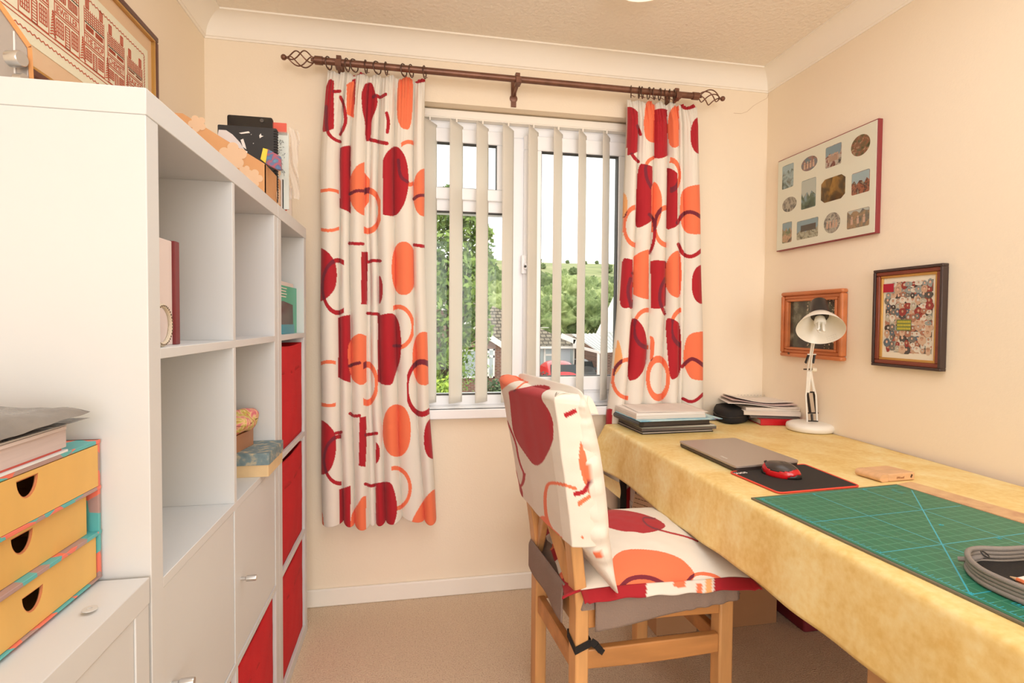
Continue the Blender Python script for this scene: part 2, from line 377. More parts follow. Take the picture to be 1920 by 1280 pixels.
def tilemat():
    m = bpy.data.materials.new('concrete_roof_tiles'); m.use_nodes = True; N = m.node_tree.nodes; L = m.node_tree.links; p = N['Principled BSDF']; p.inputs['Roughness'].default_value = .95
    tc = N.new('ShaderNodeTexCoord'); mp = N.new('ShaderNodeMapping'); L.new(tc.outputs['Object'], mp.inputs[0]); mp.inputs['Rotation'].default_value = (math.radians(90), 0, 0)
    b = N.new('ShaderNodeTexBrick'); b.inputs['Scale'].default_value = 1; b.inputs['Brick Width'].default_value = .30; b.inputs['Row Height'].default_value = .17; b.inputs['Mortar Size'].default_value = .035; b.inputs['Mortar Smooth'].default_value = .6
    b.inputs['Color1'].default_value = rgb(158, 146, 126); b.inputs['Color2'].default_value = rgb(136, 126, 110); b.inputs['Mortar'].default_value = rgb(92, 84, 74)
    L.new(mp.outputs[0], b.inputs['Vector']); L.new(b.outputs[0], p.inputs['Base Color'])
    q = N.new('ShaderNodeBump'); q.inputs['Strength'].default_value = .8; q.inputs['Distance'].default_value = .04; L.new(b.outputs['Fac'], q.inputs['Height']); q.invert = True; L.new(q.outputs[0], p.inputs['Normal']); return m
M['brick'] = brickmat(); M['tiles'] = tilemat()
M['winlight'] = mat('house_window_glass', (176, 186, 184), rough=.12, spec=.8)
GZ = -2.15
struct(B().box(-14, 24, 3.2, 46, GZ-.2, GZ).build('ground', M['drive'], smooth=0))
def hillz(x, y):
    t = max(0, y-44)
    z = GZ-.1+t*.03+max(0, y-62)*.100+max(0, y-120)*.056-max(0, y-262)*.17
    return z+1.4*noise.noise(Vector((x*.018, y*.02, 3)))*min(1, t/30)-x*.006*min(1, t/60)
h = B().grid(lambda u, v: (-90+330*u, 44+250*v, hillz(-90+330*u, 44+250*v)), 110, 84)
struct(h.build('hills', M['grass'], fix=False))
def crown_bm(seed, n=3, rough=.28, leaf=1.0):
    bm = bmesh.new(); bmesh.ops.create_icosphere(bm, subdivisions=n, radius=1)
    for v in bm.verts:
        k = 1+rough*noise.noise(v.co*1.7+Vector((seed, 0, 0)))*1.6+rough*.7*noise.noise(v.co*5+Vector((0, seed, 0)))+rough*.55*noise.noise(v.co*11)+rough*.4*noise.noise(v.co*24)
        v.co *= k
        if v.co.z < -.5: v.co.z = -.5+(v.co.z+.5)*.4
    return bm
GREENS = [ramp_mat('tree_leaves_mid', [(86, 102, 60), (128, 146, 88), (166, 178, 120)], scale=6, rough=.9, bump=1, detail=10),
          ramp_mat('tree_leaves_dark', [(74, 88, 58), (106, 122, 78), (142, 154, 104)], scale=6.5, rough=.9, bump=1, detail=10),
          ramp_mat('tree_leaves_pale', [(112, 126, 74), (152, 166, 102), (186, 194, 136)], scale=5.5, rough=.9, bump=1, detail=10)]
bark = mat('tree_bark', (96, 82, 64), rough=.95, var=.3)
protos = []
for k in range(6):
    me = bpy.data.meshes.new('crown'); bm = crown_bm(k*7.3, 5, .34)
    for f in bm.faces: f.smooth = True
    bm.to_mesh(me); bm.free(); me.materials.append(GREENS[k % 3]); protos.append(me)
tr_me = B().cyl((0, 0, -1.6), (0, 0, -.1), .10, .06, 8)
def tree(x, y, r, hgt, k, label, group, name='tree', cat='tree', trunk=True):
    z0 = (hillz(x, y) if y > 44 else GZ)
    o = thing(name, (x, y, z0), label, cat, group)
    c = bpy.data.objects.new('foliage', protos[k % 6]); C.objects.link(c); c.parent = o
    c.location = (0, 0, hgt-r*.8); c.scale = (r, r*.9, r*.95); c.rotation_euler = (0, 0, k*1.3)
    if trunk:
        b = B().cyl((0, 0, -.4), (0, 0, hgt-r*.9), r*.07, r*.05, 8)
        q = b.build('trunk', bark); q.parent = o
    return o
rnd = random.Random(11)
# wood at the foot of the hill, seen through both panes
cnt = 0
for row, (yy, hh, rr) in enumerate([(50, 5.0, 2.6), (57, 6.2, 3.0), (66, 7.0, 3.4), (76, 6.6, 3.4), (86, 6.0, 3.4)]):
    x0, x1 = yy*-.07, yy*.50; n = int((x1-x0)/(rr*1.25))
    for i in range(n+1):
        x = x0+(x1-x0)*i/n+rnd.uniform(-.8, .8); y = yy+rnd.uniform(-3, 3)
        tree(x, y, rr*rnd.uniform(.85, 1.15), hh*rnd.uniform(.85, 1.15), rnd.randrange(6),
             'broad green tree of the dense wood at the foot of the hillside', 'trees of the wood below the hill', trunk=row < 1)
for i in range(26):
    y = rnd.uniform(125, 240); x = y*rnd.uniform(.02, .45); r = rnd.uniform(1.2, 2.6)
    tree(x, y, r, r*1.5, 1+3*(i % 2), 'small dark bush dotted on the grassy upper hillside', 'bushes on the open hillside', 'hillside_bush', 'bush', False)
for i in range(16):
    x = 262*(.02+.46*i/15)+rnd.uniform(-3, 3); r = rnd.uniform(1.2, 2.6) if i < 6 else 1.0
    if i in (5, 12): continue
    tree(x, 258+rnd.uniform(-3, 3), r, r*1.4, 1, 'distant dark tree standing on the skyline ridge of the hill', 'trees along the ridge', 'ridge_tree', 'tree', False)
# leafy tree close outside the left pane
def leaf_cloud(cs, n, size, rng):
    b = B()
    for _ in range(n):
        c, r = rng.choice(cs); d = Vector((rng.gauss(0, 1), rng.gauss(0, 1), rng.gauss(0, 1))).normalized()*r*(rng.random()**.33)
        p = Vector(c)+d; a = Vector((rng.gauss(0, 1), rng.gauss(0, 1), rng.gauss(0, 1))).normalized(); q = a.orthogonal().normalized(); s = size*rng.uniform(.6, 1.3)
        b.slot(0 if rng.random() < .6 else 1).add([p-a*s, p+q*s*.55, p+a*s, p-q*s*.55], [(0, 1, 2, 3)])
    return b
lf = [mat('fresh_tree_leaf', (132, 156, 72), rough=.6), mat('dark_tree_leaf', (92, 118, 54), rough=.6)]  # two leaf greens, dealt out at random over the foliage
Y = 9.0
t = thing('garden_tree', (ony(835, 700, Y).x, Y, GZ), 'leafy green garden tree close outside the left window pane', 'tree')
cs = []
for u, v, r in ((838, 420, .42), (830, 455, .5), (870, 440, .5), (885, 480, .42), (845, 510, .5), (878, 530, .42), (830, 560, .5), (800, 480, .7), (800, 600, .7), (835, 640, .45), (885, 580, .34), (888, 625, .36), (832, 690, .4), (868, 410, .35), (905, 436, .16), (915, 500, .14), (875, 395, .3), (780, 420, .7), (845, 372, .22)):
    cs.append((ony(u, v, Y+rnd.uniform(-.4, .5)), r))
leaf_cloud(cs, 5200, .062, rnd).build('foliage', lf, t, smooth=0, fix=False)
tb = B()
base = Vector((ony(835, 700, Y).x, Y, GZ)); top = ony(840, 480, Y)
tb.tube([base, base.lerp(top, .5)+Vector((.06, 0, 0)), top], [.10, .07, .03], 8)
for u, v in ((885, 480), (800, 470), (878, 560), (800, 600), (868, 420)):
    e = ony(u, v, Y); s = base.lerp(top, .45+.1*rnd.random()); tb.tube([s, s.lerp(e, .5)+Vector((0, 0, .1)), e], [.04, .025, .01], 6)
tb.build('trunk', bark, t)
def bush(u, v, Yd, r, label, m, n=700, name='garden_shrub'):
    p = ony(u, v, Yd); o = thing(name, (p.x, Yd, GZ), label, 'shrub')
    leaf_cloud([(p+Vector((rnd.uniform(-r, r)*.7, rnd.uniform(-r, r)*.5, -rnd.random()*r)), r*.8) for _ in range(7)], n, .04, rnd).build('foliage', m, o, smooth=0, fix=False)
    bb = B(); bb.tube([(p.x, Yd, GZ), (p.x, Yd, p.z)], .03, 6); bb.build('stem', bark, o)
bush(830, 725, 8, .30, 'bright yellow-green shrub below the garden tree', [mat('lime_leaf', (176, 200, 74), rough=.6), mat('lime_leaf_dark', (128, 156, 60), rough=.6)])
bush(930, 722, 10, .28, 'dark green shrub under the brick corner of the bungalow', [mat('dark_shrub_leaf', (66, 88, 56), rough=.6), mat('dark_shrub_leaf_light', (104, 124, 80), rough=.6)])
bush(842, 660, 13, .8, 'tall dense hedge shrub in front of the bungalow gable', lf, 1500, 'hedge_shrub')
# bungalow with hipped tile roof and projecting gable
hs = thing('bungalow', (3.5, 27, GZ), 'brown brick bungalow with a tiled roof and white bargeboards', 'house')
def P(u, v, y): return ony(u, v, y)
ym, yr, yg = 26.0, 29.5, 22.5
ridL = P(700, 565, yr); ridR = P(908, 566, yr); eR = P(1084, 648, ym); eL = P(700, 648, ym)
eR2 = Vector((eR.x, 33, eR.z))
B().add([eL, eR, ridR, ridL, eR2, Vector((eL.x, 33, eL.z))], [(0, 1, 2, 3), (1, 4, 2), (4, 5, 3, 2)]).build('main_roof', M['tiles'], hs, smooth=0)
wz = eR.z-.1
B().box(eL.x+.2, P(1070, 648, ym+.3).x, ym+.3, 32.8, GZ, wz).build('main_wall', M['brick'], hs, smooth=0)
gut = B().box(eL.x, eR.x, ym-.08, ym+.04, eR.z-.14, eR.z-.02); gut.build('gutter', M['white'], hs)
# white bargeboard on the right hip end
a = P(1052, 629, ym-.4); b2 = P(1078, 640, ym-.4)
B().beam(a, b2, .1, .26).beam((b2.x, b2.y, b2.z+.1), (b2.x, b2.y, eR.z-.1), .2, .1, (0, 1, 0)).build('bargeboard', M['white'], hs)
apex = P(742, 520, yg); gR = P(943, 648, yg); gL = Vector((2*apex.x-gR.x, yg, gR.z))
B().add([gR, Vector((gR.x, ym+1.5, gR.z)), Vector((apex.x, ym+4, apex.z)), apex, gL, Vector((gL.x, ym+1.5, gL.z))], [(0, 1, 2, 3), (3, 2, 5, 4)]).build('gable_roof', M['tiles'], hs, smooth=0)
wr = P(943, 700, yg+.15).x
B().prism([(wr, yg+.15, GZ), (gL.x, yg+.15, GZ), (gL.x, yg+.15, gR.z-.1), (apex.x, yg+.15, apex.z-.15), (wr, yg+.15, gR.z-.05)], (0, 3.5, 0)).build('gable_wall', M['brick'], hs, smooth=0)
B().beam(apex+Vector((0, -.1, 0)), gR+Vector((0, -.1, 0)), .08, .24).beam(gL+Vector((0, -.1, 0)), apex+Vector((0, -.1, 0)), .08, .24).build('bargeboard', M['white'], hs)
def hwin(y, u0, v0, u1, v1, bars, trans=None, n='house_window'):
    a = P(u0, v0, y); c = P(u1, v1, y); x0, x1, z1, z0 = a.x, c.x, a.z, c.z
    b = B(); w_ = .07; b.box(x0, x1, y-.06, y, z0, z0+w_).box(x0, x1, y-.06, y, z1-w_, z1).box(x0, x0+w_, y-.06, y, z0, z1).box(x1-w_, x1, y-.06, y, z0, z1)
    for u in bars:
        x = P(u, v0, y).x; b.box(x-.05, x+.05, y-.06, y, z0, z1)
    if trans:
        for (ua, ub, vv) in trans: b.box(P(ua, vv, y).x, P(ub, vv, y).x, y-.06, y, P(ua, vv, y).z-.05, P(ua, vv, y).z+.05)
    f = b.build(n, M['white'], hs)
    g = B().box(x0, x1, y-.03, y-.02, z0, z1).build('pane', M['winlight'], f, smooth=0)
hwin(yg+.10, 852, 654, 927, 708, (915,), [(915, 927, 668)])
hwin(ym+.25, 1003, 651, 1076, 712, (1021, 1050), [(1023, 1048, 665)])
B().box(P(1052, 652, ym).x, P(1071, 652, ym).x, ym+.14, ym+.18, P(1052, 706, ym).z, P(1052, 652, ym).z).build('wall_panel', mat('pale_grey_panel', (190, 196, 200), rough=.5), hs)
B().beam(P(1010, 614, yr-.6), P(1029, 614, yr-.6), .03, .03).build('aerial', M['white'], hs)
# neighbour house with white gable, carport
nb = thing('gable_house', (11, 29, GZ), 'white gabled house behind the carport at the right edge of the window', 'house')
a = P(1117, 636, 27); pk = Vector((a.x+3.6, 27, a.z+7.4)); r_ = Vector((a.x+7.2, 27, a.z))
B().prism([a, r_, pk], Vector((a.x/27, 1, 0))*2).build('gable', mat('white_render', (236, 236, 232), rough=.8), nb, smooth=0)
B().beam(a, pk, .3, .16).beam(pk, r_, .3, .16).build('bargeboard', M['white'], nb)
B().box(a.x+.3, r_.x-.3, 27.3, 32, GZ, a.z).build('brick_wall', M['brick'], nb, smooth=0)
cp = thing('carport', (P(1123, 700, 23).x, 24, GZ), 'open carport with a white corrugated sheet roof on slim white posts', 'carport')
c0 = P(1078, 651, 26.8); c1 = P(1123, 660, 23); c2 = P(1175, 655, 23); c3 = P(1140, 636, 26.8)
n = 22; vs = []
for i in range(n*4+1):
    t = i/(n*4); lo = c1.lerp(c2, t); hi = Vector((c1.x-.1, 26.8, c1.z+.70)).lerp(Vector((c2.x+1, 26.8, c2.z+.70)), t); dz = .03*math.sin(t*n*2*math.pi)
    vs += [lo+Vector((0, 0, dz)), hi+Vector((0, 0, dz))]
B().add(vs, [(2*i, 2*i+2, 2*i+3, 2*i+1) for i in range(n*4)]).build('corrugated_roof', mat('white_roof_sheet', (232, 232, 228), rough=.4), cp)
rib = B()
for i in range(0, n, 2):
    t = (i+.5)/n; lo = c1.lerp(c2, t); hi = Vector((c1.x-.1, 26.8, c1.z+.70)).lerp(Vector((c2.x+1, 26.8, c2.z+.70)), t); rib.beam(lo+Vector((0, 0, .035)), hi+Vector((0, 0, .035)), .07, .02)
rib.build('roof_ribs', mat('grey_roof_rib', (176, 176, 172), rough=.5), cp)
B().beam(P(1087, 651, 24.5), c1, .07, .12).beam(c1, c2, .07, .12).build('fascia', M['white'], cp)
for q in (c1, c2): B().box(q.x-.05, q.x+.05, q.y+.02, q.y+.12, GZ, q.z).build('post', M['white'], cp)
sh = thing('garden_shed', (P(1075, 660, 31).x, 31, GZ), 'low brown garden shed between the bungalow and the carport', 'shed')
a = P(1068, 640, 31); c = P(1112, 640, 31)
B().box(a.x, c.x, 31, 33, GZ, a.z).build('shed_wall', mat('weathered_brown_boards', (112, 98, 88), rough=.9, var=.2), sh)
B().prism([(a.x-.2, 30.8, a.z), (c.x+.2, 30.8, a.z), (c.x-.3, 30.8, a.z+.42), (a.x+.3, 30.8, a.z+.42)], (0, 2.4, 0)).build('shed_roof', mat('grey_felt_roof', (150, 136, 124), rough=.9), sh)
def car(name, u0, u1, vtop, y, label, body, rack=False):
    a = P(u0, vtop, y); c = P(u1, vtop, y); x0, x1 = a.x, c.x; w = x1-x0; cx = (x0+x1)/2; L_ = 3.9; zt = a.z; g = GZ
    o = thing(name, (cx, y+L_/2, g), label, 'car')
    hh_ = zt-g
    secs = [(0, .46, .30, .50), (.10, .50, .22, .56), (.55, .50, .2, .60), (.95, .48, .2, 1.0), (1.6, .47, .2, 1.0), (2.4, .48, .2, .99), (3.0, .5, .2, .66), (3.75, .48, .22, .6), (3.9, .42, .3, .5)]
    vs = []; k = 16
    for (yy, ww, zb, zt_) in secs:
        for i in range(k):
            t = 2*math.pi*i/k; sx = math.copysign(abs(math.cos(t))**.45, math.cos(t)); sz = math.copysign(abs(math.sin(t))**.45, math.sin(t))
            zz = (zb+(zt_-zb)*(sz*.5+.5))*hh_; wx = w*ww*sx*(1-.18*max(0, sz)*(zt_ > .7)); vs.append((cx+wx, y+yy, g+zz))
    fs = [(j*k+i, j*k+(i+1) % k, (j+1)*k+(i+1) % k, (j+1)*k+i) for j in range(len(secs)-1) for i in range(k)]+[tuple(range(k)), tuple((len(secs)-1)*k+i for i in range(k))]
    B().add(vs, fs).build('body', body, o, sub=1)
    B().hexa([(cx-w*.40, y+.58, g+.62*hh_), (cx+w*.40, y+.58, g+.62*hh_), (cx+w*.40, y+.66, g+.62*hh_), (cx-w*.40, y+.66, g+.62*hh_), (cx-w*.35, y+.86, g+.93*hh_), (cx+w*.35, y+.86, g+.93*hh_), (cx+w*.35, y+.94, g+.93*hh_), (cx-w*.35, y+.94, g+.93*hh_)]).build('windscreen', mat('car_glass', (52, 58, 60), rough=.08), o)
    for sx in (-1, 1):
        for yy in (.75, 3.1): B().cyl((cx+sx*w*.40, y+yy, g+.31), (cx+sx*w*.49, y+yy, g+.31), .31, n=20).build('wheel', M['blackp'], o)
        B().box(cx+sx*w*.56-.1, cx+sx*w*.56+.1, y+.85, y+.95, g+.62*hh_, g+.72*hh_).build('wing_mirror', body, o)
    return o
car('parked_car', 1034, 1100, 681, 19.5, 'red car parked on the drive in front of the bungalow', mat('red_car_paint', (222, 40, 44), rough=.18, spec=.8))
car('parked_car', 1094, 1126, 676, 24.6, 'dark grey car parked under the white carport', mat('grey_car_paint', (92, 92, 92), rough=.25))
bush(1008, 712, 15, .42, 'dark purple-brown shrub beside the red car', [mat('brown_leaf', (96, 80, 70), rough=.7), mat('brown_leaf_dark', (66, 56, 50), rough=.7)], 900)
bush(1108, 632, 30, .9, 'tall pale ornamental grass clump behind the carport roof', [mat('straw_leaf', (206, 190, 130), rough=.7), mat('olive_leaf', (140, 140, 80), rough=.7)], 900)
# ================================================================ blind, curtains, rod
bl = thing('vertical_blind', (.44, 2.26, 1.99), 'cream vertical blind with angled fabric vanes hanging in the window', 'blind')
B().box(WX0+.002, WX1-.002, 2.236, 2.268, 1.976, 2.012).box(WX0+.002, WX1-.002, 2.234, 2.237, 1.980, 2.009).build('headrail', M['white'], bl, bevel=.002)
vane_m = mat('cream_vane_fabric', (245, 241, 233), rough=.85, bump=.15, bscale=500)
_N = vane_m.node_tree.nodes; _L = vane_m.node_tree.links; _t = _N.new('ShaderNodeBsdfTranslucent'); _t.inputs[0].default_value = rgb(244, 240, 232); _m = _N.new('ShaderNodeMixShader'); _m.inputs[0].default_value = .45
_L.new(_N['Principled BSDF'].outputs[0], _m.inputs[1]); _L.new(_t.outputs[0], _m.inputs[2]); _L.new(_m.outputs[0], _N['Material Output'].inputs[0])
for k in range(-1, 9):
    cx = .076+.1095*k; cy = 2.232
    if cx < WX0+.03: continue
    ang = math.radians(47+.9*k); dx, dy = math.cos(ang)*.0445, math.sin(ang)*.0445
    A = Vector((cx-dx, cy-dy*.7, 0)); D = Vector((cx+dx, cy-dy*.7+2*dy, 0)); D.y = min(D.y, 2.262+.0)
    z0, z1 = .792, 1.966
    def vf(u, v):
        p = A.lerp(D, u); p.z = z0+(z1-z0)*v; q = math.sin(u*math.pi)*.004*(1 if v < .97 else .3); p.x += q; p.y -= q*.5
        if v > .985 and u > .01: p.z -= .012*u
        return p
    vb = B().grid(vf, 6, 40)
    vv = vb.build('vane', vane_m, bl, fix=False); sm = vv.modifiers.new('thick', 'SOLIDIFY'); sm.thickness = .0009
    mid = A.lerp(D, .5)
    B().box(mid.x-.003, mid.x+.003, mid.y-.003, mid.y+.003, z1-.004, 1.978).build('vane_hook', M['white'], vv)
    B().beam((A.x+.003, A.y-.0015, z0+.03), (D.x-.003, D.y-.0015, z0+.004), .0012, .0012).build('bottom_chain', M['white'], vv)
# ---- rod
RY, RZ = 2.097, 2.098
rod = thing('curtain_rod', (.42, RY, RZ), 'antique copper curtain pole with twisted cage finials across the window wall', 'curtain rod')
xl, xr = ony(600, 113, RY).x-.02, ony(1302, 180, RY).x+.02
B().cyl((xl, RY, RZ), (xr, RY, RZ), .0125, n=24).build('pole', M['copper'], rod)
for sgn, x0, x1 in ((-1, ony(599, 113, RY).x, ony(532, 105, RY).x), (1, ony(1303, 181, RY).x, ony(1355, 186, RY).x)):
    f = B().cyl((x0-sgn*.012, RY, RZ), (x0+sgn*.016, RY, RZ), .0155, n=24).build('finial', M['copper'], rod)
    L_ = abs(x1-x0)
    g = B()
    for k in range(4):
        pts = []
        for i in range(21):
            t = i/20; r = .004+.026*math.sin(math.pi*t)**.9; a = k*math.pi/2+sgn*t*math.pi*1.1; pts.append((x0+sgn*(.014+t*(L_-.03)), RY+r*math.cos(a), RZ+r*math.sin(a)))
        g.tube(pts, .0024, 8)
    g.cyl((x0+sgn*.01, RY, RZ), (x0+sgn*.03, RY, RZ), .006).cyl((x1-sgn*.02, RY, RZ), (x1, RY, RZ), .0045)
    g.build('cage', M['copper'], f); B().sphere((x1, RY, RZ), .0105).build('ball', M['copper'], f)
def bracket(x):
    b = B().lathe([(.0, 0), (.0165, .0), (.0165, .003), (.008, .005)], (x, YB, RZ-.04), (0, -1, 0)).box(x-.011, x+.011, YB-.004, YB, RZ-.075, RZ+.03)
    b.beam((x, YB-.002, RZ-.03), (x, RY-.004, RZ-.018), .010, .010).box(x-.011, x+.011, RY-.018, RY+.018, RZ-.022, RZ-.013).box(x-.011, x+.011, RY-.020, RY-.016, RZ-.02, RZ+.004).box(x-.009, x+.009, RY+.0135, RY+.018, RZ-.02, RZ+.026).box(x-.009, x+.009, RY-.002, RY+.018, RZ+.0135, RZ+.026)
    b.build('bracket', M['copper'], rod, bevel=.001)
for u in (635, 971, 1270): bracket(ony(u, 150, RY).x)
rg = None
def rings(us, label, group):
    global rg
    for i, u in enumerate(us):
        x = ony(u, 120, RY).x
        if rg is None:
            rg = thing('curtain_ring', (x, RY, RZ), label, 'curtain ring', group)
            pts = [(x+.0085*math.sin(2*math.pi*k/24), RY+.0205*math.sin(2*math.pi*k/24), RZ-.0065+.0225*math.cos(2*math.pi*k/24)) for k in range(24)]
            B().tube(pts, .0023, 6, closed=True).build('loop', mat('dark_copper_ring', (92, 66, 54), rough=.4, metal=.5), rg)
            B().tube([(x, RY-.006, RZ-.024), (x+.002, RY-.016, RZ-.030), (x+.005, RY-.020, RZ-.036), (x+.010, RY-.020, RZ-.034)], .0013, 6).build('eye', M['copper'], rg)
            x0r = x
        else: q = dup(rg, (x-rg.location.x, 0, 0), label, group); q.rotation_euler = (0, 0, .25*math.sin(i*2.7))
rings([616, 651, 664, 686, 707, 724, 757, 771, 796], 'small copper ring on the pole above the left curtain', 'rings of the left curtain')
rings([1184, 1199, 1205, 1217, 1227, 1238, 1248, 1256, 1265], 'small copper ring on the pole above the right curtain', 'rings of the right curtain')
# ---- curtains
cloth_print = print_mat('printed_curtain_cotton')
LC = [('p','R',[(613,146),(626,161),(626,236),(612,245),(604,246)]),('s','R',[(638,182),(645,196),(649,225),(645,240),(638,252)],6),('s','R',[(612,200),(612,244),(622,259),(638,266)],6),('s','R',[(626,172),(637,171)],6),
('q','R',[(660,150),(667,147),(666,190),(662,222)]),('p','C',[(650,167),(661,152),(664,160),(664,205),(662,224),(651,208)]),('s','R',[(664,140),(676,135),(690,137)],7),
('p','R',[(685,158),(698,157),(703,175),(708,190),(704,207),(696,226),(695,262),(685,262),(685,230),(679,205),(678,175)]),('s','R',[(700,182),(706,178),(712,184),(723,177)],6),('s','R',[(695,262),(710,266),(725,269)],7),('s','R',[(725,212),(729,230),(726,248)],6),
('p','C',[(748,150),(762,140),(772,143),(774,170),(770,241),(753,239),(745,220),(746,170)]),('s','R',[(782,153),(797,150)],7),
('o','C',(766,306,26,40),(752,775),5),
('p','R',[(638,284),(650,275),(658,277),(656,402),(650,392),(638,384),(637,330)]),
('p','R',[(722,292),(735,278),(746,277),(758,292),(764,315),(765,350),(758,380),(742,404),(718,397),(720,330)]),('s','R',[(747,300),(750,332),(764,341)],6),
('o','C',(616,394,42,38),(600,635),6),
('p','C',[(656,335),(670,310),(682,304),(683,360),(681,406),(668,395),(657,375)]),('q','C',[(682,322),(693,336),(692,378),(682,392)]),('s','R',[(656,364),(668,357),(681,358)],6),('o','C',(690,395,23,38),(682,714),7),
('e','C',(797,361,22,45),(775,796)),('s','R',[(776,373),(785,366),(796,366)],6),
('s','R',[(655,456),(680,457)],6),('s','R',[(691,491),(700,488),(713,489)],6),('s','R',[(689,587),(710,589)],6),('s','R',[(777,459),(796,462)],6),('q','R',[(677,472),(690,472),(688,571),(677,570)]),('e','R',(708,543,10,28),(711,720)),
('p','R',[(596,463),(612,470),(628,492),(631,515),(628,540),(613,558),(598,568)]),('o','R',(633,537,28,49),(600,645),5),
('e','C',(757,503,23,50),(734,776)),('o','C',(747,613,27,38),(737,775),6),
('p','R',[(635,602),(645,594),(657,592),(657,716),(648,712),(636,700),(634,650)]),
('p','C',[(652,650),(662,633),(674,626),(687,636),(686,700),(680,722),(662,712),(654,690)]),('s','R',[(655,686),(665,682),(674,680)],6),('o','C',(688,719,18,36),(681,708),6),
('p','R',[(709,598),(722,591),(738,590),(748,605),(752,640),(750,675),(740,700),(735,719),(718,718),(708,705)]),('s','R',[(738,648),(751,648)],6),
('e','C',(795,672,22,50),(772,804)),('o','R',(791,727,28,49),(763,812),6),
('o','C',(617,719,38,41),(600,629),6),
('p','R',[(598,784),(612,793),(629,814),(629,850),(622,875),(610,888),(598,886)]),('s','R',[(629,812),(640,810)],6),('o','R',(637,862,29,44),(600,640),5),
('s','R',[(656,775),(664,780),(674,779)],6),('q','R',[(674,782),(686,780),(687,830),(685,875),(673,873)]),('e','R',(700,849,12,22),(705,716)),('s','R',[(686,815),(706,812)],6),('s','R',[(685,907),(695,911),(706,908)],6),
('e','C',(744,807,26,49)),('e','R',(812,822,17,38)),('o','C',(740,915,29,38),(734,772),6),
('p','C',[(770,985),(778,965),(795,937),(812,918),(830,916),(835,1000),(770,1000)]),
('q','R',[(636,917),(646,914),(657,910),(657,1000),(636,1000)]),('p','C',[(658,1000),(658,965),(672,945),(680,930),(686,933),(686,1000)]),('p','R',[(705,910),(718,905),(733,905),(740,925),(744,950),(742,970),(730,1000),(705,1000)]),('q','C',[(598,935),(606,965),(609,1000),(596,1000)])]
RC = [('p','R',[(1177,203),(1187,202),(1196,224),(1196,275),(1187,288),(1176,290)]),('s','R',[(1195,236),(1201,252)],6),('s','R',[(1185,289),(1190,297),(1197,303)],6),
('p','C',[(1211,195),(1217,190),(1228,186),(1227,268),(1211,262),(1207,235)]),('p','R',[(1228,196),(1240,178),(1246,180),(1235,190)]),('p','R',[(1228,212),(1240,204),(1251,212),(1251,285),(1237,297),(1227,289)]),
('p','C',[(1256,206),(1273,190),(1273,262),(1267,277),(1255,271),(1252,240)]),('s','R',[(1276,190),(1282,203),(1294,202),(1305,197),(1314,190)],7),('e','R',(1314,254,19,35)),
('p','R',[(1197,309),(1213,311),(1223,318),(1221,400),(1217,416),(1191,428),(1193,380)]),('s','C',[(1211,312),(1215,301),(1226,295)],6),('s','R',[(1210,316),(1212,335),(1221,352)],6),
('p','C',[(1224,342),(1232,345),(1241,368),(1240,402),(1228,434),(1221,432),(1223,380)]),('p','R',[(1252,316),(1262,319),(1268,335),(1270,418),(1250,432)]),('o','C',(1258,328,16,28),(1256,1280),6),
('p','C',[(1277,362),(1290,351),(1317,346),(1317,437),(1290,437),(1279,425),(1276,400)]),('s','R',[(1270,418),(1280,400),(1298,396),(1317,409)],7),
('e','L',(1168,385,9,24),(1165,1181)),('o','C',(1194,424,23,36),(1160,1191),6),('o','C',(1250,424,22,35),(1228,1249),6),('s','R',[(1217,402),(1227,412),(1228,440),(1224,462),(1217,474)],6),('s','R',[(1272,458),(1280,477),(1294,482),(1306,477),(1317,467)],7),
('p','R',[(1167,486),(1178,486),(1186,492),(1184,572),(1162,577),(1165,530)]),('s','R',[(1182,522),(1176,545),(1183,576)],6),('s','R',[(1186,512),(1189,512)],6),
('p','C',[(1189,490),(1200,474),(1216,467),(1216,530),(1214,560),(1202,557),(1188,546),(1187,520)]),('p','R',[(1221,492),(1238,489),(1248,495),(1247,560),(1240,578),(1220,574)]),('s','R',[(1247,522),(1238,540),(1236,565),(1246,588)],6),
('p','C',[(1248,500),(1256,480),(1274,468),(1278,510),(1275,558),(1258,552),(1248,535)]),('e','R',(1319,533,22,37)),
('p','R',[(1183,599),(1195,600),(1208,618),(1213,650),(1208,690),(1195,708),(1176,712),(1180,640)]),('o','C',(1214,616,25,35),(1188,1216),6),
('p','L',[(1158,633),(1164,652),(1168,675),(1163,690),(1149,708),(1152,680)]),('o','C',(1178,710,29,36),(1146,1178),6),  # light orange piece: window light through the coral print, put into its colour
('p','C',[(1219,630),(1228,632),(1225,675),(1220,678)]),('o','C',(1234,709,19,36),None,7),
('p','R',[(1248,598),(1262,600),(1274,608),(1277,640),(1277,690),(1269,706),(1257,710),(1252,660)]),('o','C',(1281,614,22,34),(1259,1277),6),
('p','C',[(1290,631),(1302,624),(1325,623),(1325,711),(1297,710),(1288,695),(1281,675),(1285,645)]),('s','R',[(1279,687),(1294,672),(1305,674),(1325,690)],7),('s','R',[(1280,747),(1299,756),(1324,733)],6),
('p','R',[(1134,768),(1146,766),(1148,800),(1136,800)]),('e','C',(1200,860,30,48)),('e','R',(1280,850,30,48)),('e','C',(1300,960,30,40)),('e','R',(1190,950,24,40))]
def interp(tab, v):
    ys = [a for a, b in tab]; xs = [b for a, b in tab]; return float(np.interp(v, ys, xs))
